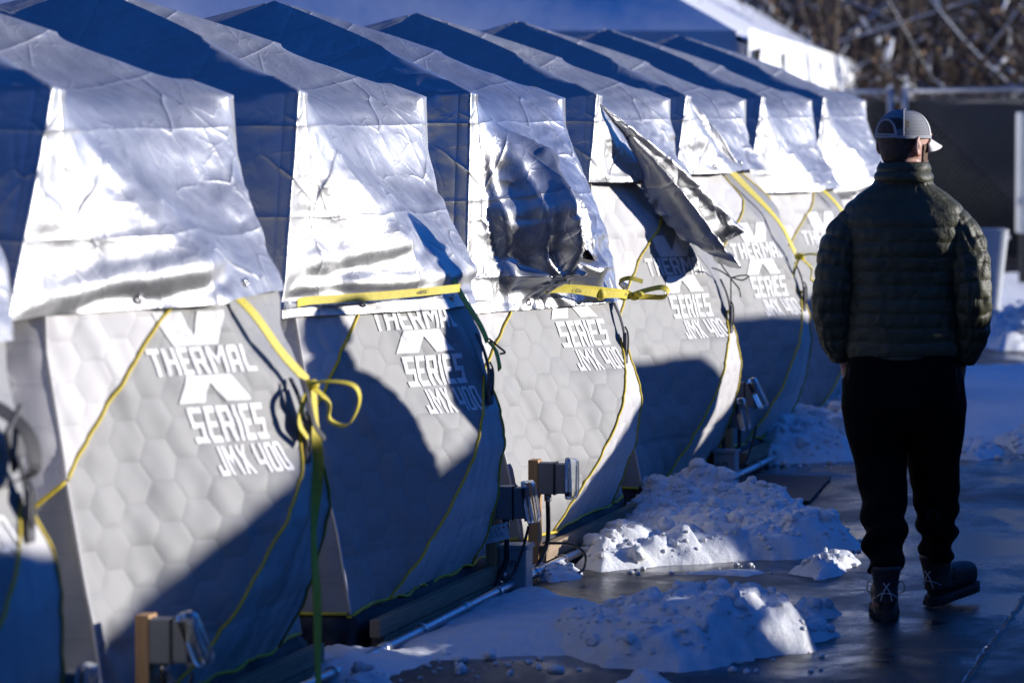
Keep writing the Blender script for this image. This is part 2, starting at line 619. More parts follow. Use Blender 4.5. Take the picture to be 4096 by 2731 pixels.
# block lettering: each glyph a list of polygons in a box of height 1
def glyph(c):
    w, s = .60, .18
    b = lambda x0, y0, x1, y1: [(x0, y0), (x1, y0), (x1, y1), (x0, y1)]
    ch = .05
    G = {
        'T': (w, [b(0, .82, w, 1), b(.21, 0, .39, .82)]),
        'H': (w, [b(0, 0, s, 1), b(w - s, 0, w, 1), b(s, .42, w - s, .58)]),
        'E': (.52, [b(0, 0, s, 1), b(s, .83, .52, 1), b(s, .42, .46, .58), b(s, 0, .52, .17)]),
        'R': (w, [b(0, 0, s, 1), [(s, .83), (w, .83), (w - ch, 1), (s, 1)], b(w - s, .55, w, .83), b(s, .40, w - .04, .55), [(.30, .40), (.50, .40), (w + .02, 0), (.42, 0)]]),
        'M': (.78, [b(0, 0, s, 1), b(.78 - s, 0, .78, 1), [(s, 1), (s, .70), (.39, .28), (.39, .60)], [(.78 - s, 1), (.39, .60), (.39, .28), (.78 - s, .70)]]),
        'A': (w, [b(0, 0, s, .9), b(w - s, 0, w, .9), [(0, .9), (w, .9), (w - .1, 1), (.1, 1)], b(s, .76, w - s, .9), b(s, .28, w - s, .44)]),
        'L': (.50, [b(0, 0, s, 1), b(s, 0, .5, .17)]),
        'S': (w, [b(0, .83, w, 1), b(0, .58, s, .83), b(0, .42, w, .58), b(w - s, .17, w, .42), b(0, 0, w, .17)]),
        'I': (s, [b(0, 0, s, 1)]),
        'J': (.55, [b(.55 - s, .17, .55, 1), b(0, 0, .55, .17), b(0, .17, s, .36)]),
        'X': (w, [[(0, 1), (.2, 1), (.30, .68), (.40, 1), (w, 1), (.41, .5), (w, 0), (.40, 0), (.30, .32), (.2, 0), (0, 0), (.19, .5)]]),
        '4': (w, [b(0, .28, s, 1), b(s, .28, w - s, .44), b(w - s, 0, w, 1)]),
        '0': (w, [b(0, .12, s, .88), b(w - s, .12, w, .88), [(0, .88), (w, .88), (w - .08, 1), (.08, 1)], [(0, .12), (.08, 0), (w - .08, 0), (w, .12)]]),
        'C': (.52, [b(0, .17, s, .83), b(0, .83, .52, 1), b(0, 0, .52, .17)]),
        'B': (w, [b(0, 0, s, 1), b(s, .84, .54, 1), b(s, .43, .54, .57), b(s, 0, .54, .16), b(w - s, .57, w, .84), b(w - s, .16, w, .43)]),
        'P': (w, [b(0, 0, s, 1), b(s, .84, w, 1), b(s, .43, w, .57), b(w - s, .57, w, .84)]),
        'G': (w, [b(0, .17, s, .83), b(0, .83, w, 1), b(0, 0, w, .17), b(w - s, .17, w, .5), b(.32, .38, w - s, .5)]),
        '2': (w, [b(0, .85, w, 1), b(w - s, .57, w, .85), b(0, .43, w, .57), b(0, .15, s, .43), b(0, 0, w, .15)]),
        '3': (w, [b(0, .85, w, 1), b(w - s, .57, w, .85), b(.1, .43, w, .57), b(w - s, .15, w, .43), b(0, 0, w, .15)]),
        ':': (.2, [b(0, .15, .18, .33), b(0, .6, .18, .78)]),
        ' ': (.25, []),
        'V': (1.0, [[(0, 1), (.37, 1), (.5, .28), (.63, 1), (1.0, 1), (.80, 0), (.20, 0)]]),     # upper half of the big X
        'Λ': (1.0, [[(.20, 1), (.80, 1), (1.0, 0), (.65, 0), (.5, .72), (.35, 0), (0, 0)]]),
    }
    return G[c]

def text_polys(txt, h, width=None, gap=.12):
    x, out = 0.0, []
    for c in txt:
        w, ps = glyph(c)
        for p in ps:
            out.append([(x + a, b) for a, b in p])
        x += w + gap
    tot = x - gap
    sx = (width / tot) if width else h
    return [[(a * sx, b * h) for a, b in p] for p in out], tot * sx

def lettering(name, polys, mapfn, mat, parent, maxlen=.02):
    """cut polygons fine enough to follow the cloth, then map (u,v)->xyz"""
    bm = bmesh.new()
    for p in polys:
        vs = [bm.verts.new((a, b, 0)) for a, b in p]
        bm.faces.new(vs)
    bmesh.ops.triangulate(bm, faces=bm.faces[:])
    for _ in range(3):
        es = [e for e in bm.edges if e.calc_length() > maxlen]
        if not es: break
        bmesh.ops.subdivide_edges(bm, edges=es, cuts=1)
        bmesh.ops.triangulate(bm, faces=bm.faces[:])
    P = np.array([v.co[:] for v in bm.verts])
    Q = mapfn(P[:, 0], P[:, 1])
    for v, q in zip(bm.verts, Q):
        v.co = Vector(q)
    return bobj(name, bm, mat, parent)

def wall_text(tent, seed):
    """white print on the walkway wall; columns placed along a lean"""
    rows = [('V', 1.146, 1.245, -.375, .27), ('THERMAL', 1.062, 1.142, -.355, .40), ('Λ', .980, 1.058, -.335, .28), ('SERIES', .862, .968, -.285, .29), ('JMX 400', .765, .850, -.235, .285)]
    for t, za, zb, ct, wd in rows:
        if BK[0] > 1: ct, wd = ct - .035, wd * .92
        ps, w = text_polys(t, zb - za, wd, .10)
        def mp(u, v, za=za, ct=ct, w=w):
            z = za + v
            s = ct - w / 2 + u - .22 * v
            return wall_pt(0, s / half_w(z), z, seed, .0035)
        nm = {'V': 'emblem_top', 'Λ': 'emblem_bottom'}.get(t, 'lettering')
        lettering(nm, ps, mp, M['print'], tent)

def build_tent(i, detail=True):
    seed = i * 7 + 3
    BK[0] = 1.12 if i == 1 else 1.0
    SPLAY[0] = {1: -.03, 2: -.01}.get(i, .015)
    t = empty('pop_up_tent', (TX, TY[i], 0))
    hi = i >= 1
    wall_mesh(0, 150 if hi else 70, 130 if hi else 60, seed, t)
    wall_mesh(1, 90 if hi else 40, 80 if hi else 40, seed, t)
    wall_mesh(2, 24, 20, seed, t)
    wall_mesh(3, 40, 40, seed, t)
    # roof under the tarp
    hw, cx = half_w(ZR), corner_x(ZR)
    V = [(0, 0, 2.12), (cx - .02, -hw, ZR - .12), (cx - .02, hw, ZR - .12), (-cx, hw, ZR - .12), (-cx, -hw, ZR - .12)]
    mobj('roof', V, [(0, 1, 2), (0, 2, 3), (0, 3, 4), (0, 4, 1)], M['dark'], t, False)
    # yellow piping
    for sg in (-1, 1):
        tube('piping', wall_line(0, [(sg * 1.0, ZA), (sg * .2, ZA + SA * .8)], seed, .002, 50), .0065, M['yellow'], t, seg=6, smooth_path=False)
        tube('piping', wall_line(0, [(sg * .03, ZH), (sg * .612, Z0 + .005)], seed, .002, 40), .0055, M['yellow'], t, seg=6, smooth_path=False)
        tube('piping', wall_line(1, [(sg * 1.0, ZA), (sg * .25, ZA - .85 * .75)], seed, .002, 40), .0065, M['yellow'], t, seg=6, smooth_path=False)
    base = []
    for sd in (1, 0, 3, 2):
        pp = np.linspace(-.99, .99, 40)
        wob = .012 * vnoise(np.stack([pp * 6, pp * 0, pp * 0 + sd + i], 1), 5)
        base.append(wall_pt(sd, pp, np.full(40, Z0), seed, .003) + np.stack([wob * 0, wob * 0, wob], 1))
    B = np.vstack(base)
    tube('base_piping', list(B) + [B[0]], .0065, M['yellow'], t, seg=6, smooth_path=False)
    # corner pole seam
    for sd, sg in ((0, -1), (0, 1)):
        tube('corner_seam', wall_line(sd, [(sg, Z0), (sg, ZR)], seed, .001, 40), .005, M['light'], t, seg=6, smooth_path=False)
    # black skirt: a slack tube of cloth below the piping
    n = 40
    SV, SF = [], []
    ring = []
    for sd in (1, 0, 3, 2):
        pp = np.linspace(-.99, .99, n)
        for k, (zz, of) in enumerate(((Z0 + .004, -.006), (.105, .014), (.07, .020), (.03, .0), (.012, .02), (.006, -.06))):
            q = wall_pt(sd, pp, np.full(n, Z0), seed, of, 0)
            q[:, 2] = zz + (.012 * vnoise(np.stack([pp * 9, pp * 0 + k * .7, pp * 0 + sd + i * 3], 1), 9) if 0 < k < 5 else 0)
            nz = .014 * vnoise(np.stack([pp * 7, pp * 0 + k * .9, pp * 0 + sd * 2 + i], 1), 11) * (0 < k < 5)
            ax = 0 if sd in (0, 2) else 1
            q[:, ax] += nz * (1 if sd in (0, 3) else -1)
            ring.append((k, q))
    K = 6
    rows = [np.vstack([q for kk, q in ring if kk == k]) for k in range(K)]
    m = len(rows[0])
    for k in range(K): SV.extend(rows[k])
    for k in range(K - 1):
        for a in range(m):
            b2 = (a + 1) % m
            SF.append((k * m + a, (k + 1) * m + a, (k + 1) * m + b2, k * m + b2))
    mobj('skirt', SV, SF, M['skirt'], t)
    if detail:
        wall_text(t, seed)
        # hub pull: webbing tab, buckle pocket and loose loop
        h = wall_pt(0, [-.02], [.90], seed)[0]
        ribbon('pull_tab', [h + np.array([-.02, -.015, .13]), h + np.array([.012, -.02, .06]), h + np.array([.028, -.02, -.02]), h + np.array([.02, -.02, -.10])], .034, (0, 1, 0), M['black'], t, n=14)
        bm = bmesh.new()
        add_box(bm, (h[0] + .03, h[1] - .01, h[2] - .06), (.014, .055, .13), None, .006)
        o = bobj('pocket', bm, M['greyfab'], t)
        P = [h + np.array([.03, -.02, .03]), h + np.array([.045, -.03, .0]), h + np.array([.045, -.03, -.06]), h + np.array([.035, -.02, -.09]), h + np.array([.03, -.02, -.04])]
        tube('cord_loop', P, .0035, M['black'], t, n=24, seg=6)
    return t

tents = []
ORD = ['cut off by the left edge of the picture', 'nearest one with its whole lettering in view', 'second lettered one, with a walker\'s shadow on it', 'third lettered one, under the most crumpled tarp',
       'fourth lettered one, under the twisted hanging flap', 'fifth lettered one, yellow strap at its side', 'sixth lettered one, beside the man\'s left arm', 'last of the row, partly behind the man']
for i in range(8):
    t = build_tent(i)
    tag(t, 'grey quilted pop-up tent, ' + ORD[i], 'tent', 'tents along the walkway')
    tents.append(t)

# ---------------------------------------------------------------- tarps
def tarp_mesh(i, hem=(1.25, 1.25), endhem=1.2, flare=.28, seed=1, soft=.016, crump=.006, crease=.006, pleats=(), nu=110, nv=64, nr=56, lift=0.0, peak=2.285, zc=(1.895, 1.875)):
    """silver sheet over one tent: 4 roof triangles + 4 hanging sides, welded; local tent coordinates.
    hem = hem height at the near and the far end of the walkway side"""
    U = []
    V, F, A = [], [], []          # A: per-vertex sheet coordinates (side id, a, b)
    cxr, hwr = 1.03, .885
    tseed = i * 7 + 3
    cor = {0: (np.array([cxr, -hwr, zc[0]]), np.array([cxr, hwr, zc[1]])), 1: (np.array([-cxr, -hwr, zc[0]]), np.array([cxr, -hwr, zc[0]])),
           2: (np.array([-cxr, hwr, zc[1]]), np.array([-cxr, -hwr, zc[0]])), 3: (np.array([cxr, hwr, zc[1]]), np.array([-cxr, hwr, zc[1]]))}
    pk = np.array([0, 0, peak + lift])
    for sd in range(4):
        mu = nu if sd in (0, 1) else 36
        c0, c1 = cor[sd]
        u = np.linspace(0, 1, mu)
        # hanging part
        b0 = len(V)
        for j in range(nv):
            v = j / (nv - 1)
            hz = np.interp(u, [0, 1], hem) if sd == 0 else np.full(mu, endhem if sd == 1 else 1.2)
            if sd == 1: hz = np.interp(u, [0, .75, 1], [1.2, endhem, hem[0]])
            if sd == 3: hz = np.interp(u, [0, .3, 1], [hem[1], 1.2, 1.2])
            zt = c0[2] * (1 - u) + c1[2] * u
            z = zt * (1 - v) + hz * v
            fl = flare * v ** 1.1
            if sd in (0, 2):
                ln, lf = (fl, fl * .5) if sd == 0 else (fl * .5, fl)
                s = -(hwr + ln) * (1 - u) + (hwr + lf) * u
                p = np.clip(s / half_w(np.minimum(z, ZR)), -1, 1)
                o = corner_x(np.minimum(z, ZR)) + bulge(p, np.minimum(z, ZR)) + .028 * (1 - v) + .02
                over = np.clip(np.abs(s) - half_w(np.minimum(z, ZR)), 0, 9)
                o = o - .10 * over
                x, y = (o, s) if sd == 0 else (-o, -s)
            else:
                ext = fl
                lo = cxr
                s = -lo * (1 - u) + lo * u                     # along +x for side 1, local
                p = np.clip(s / lo, -1, 1)
                o = half_w(np.minimum(z, ZR)) + end_bulge(p, np.minimum(z, ZR)) + .025 * (1 - v) + .02 + .13 * v * (1 - np.abs(p) ** 3)
                # flare out to meet the neighbouring side sheet
                for end, f0 in ((1, 1.0 if sd == 1 else .5), (-1, 1.0 if sd == 1 else .5)):
                    dist = np.abs(end * lo - s)
                    tgt = hwr + ext * f0
                    wgt = np.clip(1 - dist / .42, 0, 1)
                    o = o * (1 - wgt) + tgt * wgt
                # x at the corner follows the side sheet's edge
                zz = np.minimum(z, ZR)
                edge = corner_x(zz) + .028 * (1 - v) + .02 - .10 * np.clip(hwr + ext - half_w(zz), 0, 9)
                s = s * (edge / lo)
                x, y = (s, -o) if sd == 1 else (-s, o)
            inn = .13 * np.sin(math.pi * u) * (1 - v) ** 1.5; dn = .05 * np.sin(math.pi * u) * (1 - v) ** 2
            z = z - dn
            for k in range(mu):
                V.append((x[k], y[k], z[k])); A.append((sd, s[k], z[k])); U.append(u[k])
        F += grid_faces(mu, nv, b0, flip=True)
        top = [np.array(V[b0 + k]) for k in range(mu)]
        # roof triangle
        b1 = len(V)
        for j in range(nr):
            v = j / (nr - 1)
            for k in range(mu):
                q = pk * (1 - v) + top[k] * v
                uu = u[k]
                sag = .045 * math.sin(math.pi * v) * math.sin(math.pi * uu) ** 1.3
                q = q.copy(); q[2] -= sag
                q[2] += .02 * math.sin(math.pi * v) * (1 - math.sin(math.pi * uu)) ** 2   # hips bow up
                V.append(tuple(q)); A.append((4 + sd, (uu - .5) * 1.77 * v, v)); U.append(uu)
        F += grid_faces(mu, nr, b1, flip=True)
    bm = bmesh.new()
    la = bm.verts.layers.float_vector.new('sheet'); lu = bm.verts.layers.float.new('along')
    bv = []
    for v, a, uq in zip(V, A, U):
        q = bm.verts.new(v); q[la] = Vector(a); q[lu] = uq; bv.append(q)
    bm.verts.ensure_lookup_table()
    for f in F:
        try: bm.faces.new([bv[k] for k in f])
        except ValueError: pass
    lay = bm.loops.layers.uv.new('UVMap')
    for f in bm.faces:
        for l in f.loops:
            a_ = l.vert[la]
            l[lay].uv = (a_[1], a_[2] if a_[0] < 3.5 else 1.88 + (1 - a_[2]) * 1.1)
    bmesh.ops.remove_doubles(bm, verts=bm.verts[:], dist=.0004)
    vs = [v for v in bm.verts if abs(v.co.z - 1.84) < .26 and min(abs(abs(v.co.y) - hwr), 1) > .10 and v.co.x > .6 and abs(v.co.y) < .80]
    for _ in range(90):
        bmesh.ops.smooth_vert(bm, verts=vs, factor=.5, use_axis_x=True, use_axis_y=False, use_axis_z=True)
    vs = [v for v in bm.verts if abs(v.co.z - 1.86) < .17 and v.co.y < -.55 and abs(v.co.x) < cxr - .10]
    for _ in range(30):
        bmesh.ops.smooth_vert(bm, verts=vs, factor=.5, use_axis_x=False, use_axis_y=True, use_axis_z=True)
    bmesh.ops.recalc_face_normals(bm, faces=bm.faces[:])
    bm.normal_update()
    P = np.array([v.co[:] for v in bm.verts]); N = np.array([v.normal[:] for v in bm.verts]); S = np.array([v[la][:] for v in bm.verts]); UU = np.array([v[lu] for v in bm.verts])
    if N[np.argmax(P[:, 2])][2] < 0: N = -N
    sd = S[:, 0]; a = S[:, 1]; b = S[:, 2]
    hang = sd < 3.5
    sh = np.array([seed * 5.1, seed * 2.3, seed * 1.7])
    low = np.where(hang, np.clip((1.9 - P[:, 2]) / .25, .5, 1.0), .6)
    d = soft * .75 * fbm(P * 2.0 + sh, seed, 2) * low
    warp = P * 4.2 + .35 * np.stack([vnoise(P * 3 + sh, 3), vnoise(P * 3 + sh, 4), vnoise(P * 3 + sh, 5)], 1)
    d += crump * ridge(warp + sh, seed + 20, 3, .55) * low
    w1, w2, wv = worley(P * np.array([3.0, 3.0, 3.4]) + sh, seed)
    d += crump * 1.3 * np.clip((w2 - w1) * 1.6, 0, 1) * low * np.where(hang, 1, .5)
    # packing creases
    def vc(x, pitch, ph, wd=.016):
        q = np.abs(np.mod(x + ph + .010 * vnoise(P * 3 + sh, 8), pitch) - pitch / 2)
        return np.exp(-(q / wd)) * (.55 + .6 * vnoise(P * 2.3 + sh, 12))
    gz = np.where(hang, b, 1.88 + (1 - b) * 1.1)
    d -= crease * vc(gz, .31, seed * .13 + .02) * low
    d -= crease * vc(a, .47, seed * .29) * low
    # drape folds fanning from the near roof corner and slack swags above the hem
    m0 = hang & (sd < .5)
    top0 = np.clip((1.85 - b) / .22, 0, 1); top0 = top0 * top0 * (3 - 2 * top0)
    ra = np.arctan2(1.95 - P[:, 2], a + .93)
    rr = np.hypot(1.95 - P[:, 2], a + .93)
    d += np.where(m0, top0 * .010 * np.sin(ra * 15 + seed) * np.clip(rr * 1.6, 0, 1) * np.exp(-rr * .8), 0)
    sw = np.clip((b - np.interp(a, [-1, 1], hem)) / .5, 0, 1)
    d += np.where(m0, top0 * .016 * vnoise(np.stack([a * 3.1 + seed, (b + a * .22) * 9, a * 0 + seed], 1), seed + 2) * np.clip(1 - sw * .6, 0, 1), 0)
    for fn in pleats:
        d += np.where(m0, top0 * fn(a, b, P), 0)
    fade = np.clip(np.minimum(UU, 1 - UU) / .07, .15, 1)
    sm = np.where(np.linalg.norm(P[:, :2], axis=1) < .02, 0, 1) * fade
    P2 = P + N * (d * sm)[:, None]
    zz = np.clip(P2[:, 2], Z0, ZR)
    wx = corner_x(zz) + bulge(np.clip(P2[:, 1] / half_w(zz), -1, 1), zz) + .016 - .06 * np.clip((zz - 1.33) / .25, 0, 1)
    P2[:, 0] = np.where(m0 & (P2[:, 2] < 1.58) & (np.abs(P2[:, 1]) < half_w(zz)), np.maximum(P2[:, 0], wx), P2[:, 0])
    wy = half_w(zz) + end_bulge(np.clip(P2[:, 0] / corner_x(zz), -1, 1), zz) + .012
    m1 = hang & (np.abs(sd - 1) < .5) & (np.abs(P2[:, 0]) < corner_x(zz))
    P2[:, 1] = np.where(m1, np.minimum(P2[:, 1], -wy), P2[:, 1])
    for v, q in zip(bm.verts, P2):
        v.co = Vector(q)
    return bm, P2, S

def tarp(i, label, mat='tarp', lower=None, **kw):
    SPLAY[0] = 0.0
    BK[0] = 1.12 if i == 1 else 1.0
    bm, P, S = tarp_mesh(i, **kw)
    if lower is not None:
        lower(bm)
    t = empty('silver_tarp', (TX, TY[i], 0))
    bobj('sheet', bm, M[mat], t, True)
    tag(t, label, 'tarp', 'silver tarps over the tents')
    # hem band with grommets on the walkway side
    m = (S[:, 0] < .5)
    hemz = kw.get('hem', (1.25, 1.25))
    for a0 in (-.62, -.12):
        hz = np.interp(a0, [-1, 1], hemz) + .035
        k = np.argmin(np.where(m, (S[:, 1] - a0) ** 2 + (S[:, 2] - hz) ** 2, 9))
        c = P[k]
        V, F = [], []
        for u in range(14):
            for v in range(6):
                A1, B1 = 2 * math.pi * u / 14, 2 * math.pi * v / 6
                r = .0115 + .0045 * math.cos(B1)
                V.append((c[0] + .006 + .0035 * math.sin(B1), c[1] + r * math.cos(A1), c[2] + r * math.sin(A1)))
        for u in range(14):
            for v in range(6):
                F.append((u * 6 + v, ((u + 1) % 14) * 6 + v, ((u + 1) % 14) * 6 + (v + 1) % 6, u * 6 + (v + 1) % 6))
        mobj('grommet', V, F, M['zinc'], t)
    return t

def gauss(x, w): return np.exp(-(x / w) ** 2)
def sstep(x, a, b):
    t = np.clip((x - a) / (b - a), 0, 1)
    return t * t * (3 - 2 * t)

# third tent: a big vertical pleat that overhangs, and strong crumpling beside it
def t3_pleat(a, b, P):
    c = -.60 + .10 * (1.9 - b) + .012 * np.sin(b * 17)
    x = a - c
    up = np.clip((1.85 - b) / .42, 0, 1) ** .85 * sstep(b, 1.05, 1.17)
    rise = np.clip(1 + x / .27, 0, 1)
    rise = rise - .10 * np.abs(np.sin((a * 1.0 + .12 * b) * 26)) * np.clip(-x / .05, 0, 1) * (x > -.27)
    d = .23 * np.where(x < 0, rise, np.exp(-(x / .018) ** 2)) * up
    d += -.03 * gauss(x - .10, .06) * up
    # second, lower fold right of the pleat and a slack pouch above the strap
    x2 = a + .27 - .25 * (1.55 - b)
    d += .085 * np.where(x2 < 0, np.clip(1 + x2 / .16, 0, 1) ** 1.4, np.exp(-(x2 / .03) ** 2)) * gauss(b - 1.42, .20)
    d += .05 * gauss(b - 1.20 - .05 * np.sin(a * 9), .035) * sstep(a, -.55, -.40) * sstep(-a, -.1, .1)
    return d
def t3_gather(a, b, P):
    r = np.hypot(a + .55, b - 1.13); an = np.arctan2(b - 1.13, a + .55)
    return -.02 * np.exp(-(r / .10) ** 2) + .016 * np.sin(an * 9) * np.exp(-(r / .3) ** 2)
def strap_pinch(z0, amp=.03):
    return lambda a, b, P: -amp * gauss(b - z0, .018) + amp * .45 * gauss(b - z0 - .05, .035) * (1 + .6 * np.sin(a * 26))
def swag(a, b, P):
    # cloth sags inwards between the roof edge, the far corner and the hub
    return -.055 * gauss(a - .25, .35) * gauss(b - 1.62, .17)
def near_slack(k=1.0):
    return lambda a, b, P: k * (.022 * gauss(b - 1.42 - .12 * a, .05) - .018 * gauss(b - 1.36 - .12 * a, .03)) * sstep(-a, .05, .4)

tarps = {}
tarps[0] = tarp(0, 'smooth silver tarp on the tent cut off by the left edge', hem=(1.25, 1.25), seed=4)
tarps[1] = tarp(1, 'large silver tarp with its hem high and straight on the nearest lettered tent', hem=(1.25, 1.29), endhem=1.2, seed=11, flare=.33, soft=.020, crump=.005, pleats=(swag, near_slack(1.1)))
tarps[2] = tarp(2, 'silver tarp strapped flat by a yellow band across the second tent', hem=(1.13, 1.12), seed=23, flare=.20, soft=.018, pleats=(swag, near_slack(.9), strap_pinch(1.19)))
tarps[3] = tarp(3, 'crumpled silver tarp with a deep vertical pleat on the third tent', mat='tarp_shiny', hem=(1.02, 1.05), seed=31, flare=.12, soft=.010, crump=.007, crease=.006, pleats=(t3_pleat, t3_gather), nu=170, nv=110)
tarps[4] = tarp(4, 'short silver tarp on the fourth tent with a long twisted corner hanging loose', hem=(1.50, 1.46), seed=43, flare=.10, soft=.016, crump=.008)
tarps[5] = tarp(5, 'silver tarp on the fifth tent with one edge standing up', hem=(1.50, 1.50), seed=52, flare=.16, soft=.016, crump=.007)
tarps[6] = tarp(6, 'silver tarp with a wide sunlit front fold on the sixth tent', hem=(1.36, 1.36), seed=67, flare=.34, soft=.014, pleats=(near_slack(.8), swag))
tarps[7] = tarp(7, 'silver tarp on the last tent, its edge behind the man\'s shoulder', hem=(1.28, 1.28), seed=71, flare=.34, soft=.016, pleats=(near_slack(.8),))
# ---------------------------------------------------------------- ground
FPX = 150 / 36 * 2352
def gp(x, y, z=0.0):
    """ground-plan point seen at a given place of the 2352-wide picture"""
    d = (CAMH - z) * FPX / (y - 245.0)
    return rd((x - 1176) / FPX * d, d, z)

def m_asphalt():
    t = NT('wet_asphalt')
    v = t.coord('Object')
    n1 = t.noise(v, 0.55, 6, 0.6, 0.4)
    va = t.coord('Object', (1.0, 0.55, 1.0))
    n2 = t.noise(va, 2.3, 6, 0.65, 0.6)
    n3 = t.noise(v, 160.0, 3, 0.7)
    n4 = t.noise(v, 34.0, 4, 0.7)
    wet = t.ramp(t.mix(0.5, n1, n2), [(0.44, 0.0), (0.56, 1.0)])
    c = t.ramp(n3, [(0.3, (0.020, 0.019, 0.018)), (0.7, (0.052, 0.048, 0.045))])
    c = t.mix(t.math('MULTIPLY', wet, 0.65), c, (0.016, 0.016, 0.018))
    t.set(col=c, rough=t.mix(wet, (0.50, 0.50, 0.50), (0.12, 0.12, 0.12)), spec=0.32)
    dry = t.math('SUBTRACT', 1.0, wet)
    b1 = t.bump(t.math('MULTIPLY', n3, t.math('ADD', t.math('MULTIPLY', dry, 0.9), 0.18)), 0.55, 0.004)
    t.bump(t.math('MULTIPLY', n4, t.math('ADD', t.math('MULTIPLY', dry, 0.8), 0.12)), 0.35, 0.006, b1)
    return t.m
M['asphalt'] = m_asphalt()
xs = np.linspace(-260, 260, 40); ys = np.linspace(-60, 460, 40)
ground = mobj('ground', [(x, y, 0) for y in ys for x in xs], grid_faces(40, 40), M['asphalt'])
tag(ground, kind='structure')

# pavement joint with frozen slush along it
def strip(name, a, b, w, z, mat, n=60, jag=0.0, seed=0, th=.004):
    a, b = Vector(a), Vector(b)
    t = (b - a).normalized(); s = Vector((-t.y, t.x, 0))
    V, F = [], []
    rng = random.Random(seed)
    for i in range(n):
        p = a.lerp(b, i / (n - 1))
        l = w * (.5 + jag * rng.uniform(-.5, .5)); r = w * (.5 + jag * rng.uniform(-.5, .5))
        V += [tuple(p - s * l + Vector((0, 0, -.001))), tuple(p - s * l * .7 + Vector((0, 0, z))), tuple(p + s * r * .7 + Vector((0, 0, z))), tuple(p + s * r + Vector((0, 0, -.001)))]
    for i in range(n - 1):
        for k in range(3):
            F.append((i * 4 + k, i * 4 + k + 1, i * 4 + 5 + k, i * 4 + 4 + k))
    return mobj(name, V, F, mat)
j1, j2 = gp(2420, 1290), gp(2215, 1590)
tag(strip('pavement_joint', j1, j2, .022, .004, M['gasket'], 80, .5, 3), kind='structure')
rng = random.Random(5)
jd = []
for k in range(26):
    f = rng.random()
    p = j1.lerp(j2, f)
    L = rng.uniform(.02, .12)
    d = (j2 - j1).normalized()
    V, F = tube_data([tuple(p - d * L + Vector((-.012, 0, .004))), tuple(p + Vector((-.012 + rng.uniform(-.006, .006), 0, .006))), tuple(p + d * L + Vector((-.012, 0, .004)))], [.001, rng.uniform(.002, .0045), .001], 5, 5)
    jd.append((V, F))
V, F = join_data(jd)
tag(mobj('slush', V, F, M['snow']), 'thin line of frozen slush along the pavement joint at lower right', 'slush', kind='stuff')
# dark rubber mat lying by the far snow
mt = [gp(1700, 1100), gp(1912, 1102), gp(1862, 1160), gp(1640, 1158)]
bm = bmesh.new()
f = bm.faces.new([bm.verts.new((p.x, p.y, .006)) for p in mt])
r = bmesh.ops.extrude_face_region(bm, geom=[f])
for v in r['geom']:
    if isinstance(v, bmesh.types.BMVert): v.co.z = .018
bmesh.ops.recalc_face_normals(bm, faces=bm.faces[:])
tag(bobj('floor_mat', bm, m_simple('black_rubber', (.012, .012, .014), .6, scale=50, bump=.6)), 'flat black rubber mat lying on the wet asphalt', 'mat')

# ---------------------------------------------------------------- snow heaps
def poly_dist(X, Y, poly):
    """signed distance (positive inside)"""
    d = np.full(X.shape, 1e9); ins = np.zeros(X.shape, bool)
    n = len(poly)
    for i in range(n):
        x0, y0 = poly[i]; x1, y1 = poly[(i + 1) % n]
        ex, ey = x1 - x0, y1 - y0
        t = np.clip(((X - x0) * ex + (Y - y0) * ey) / (ex * ex + ey * ey + 1e-12), 0, 1)
        d = np.minimum(d, np.hypot(X - x0 - t * ex, Y - y0 - t * ey))
        c = ((y0 > Y) != (y1 > Y)) & (X < (x1 - x0) * (Y - y0) / (y1 - y0 + 1e-12) + x0)
        ins ^= c
    return np.where(ins, d, -d)

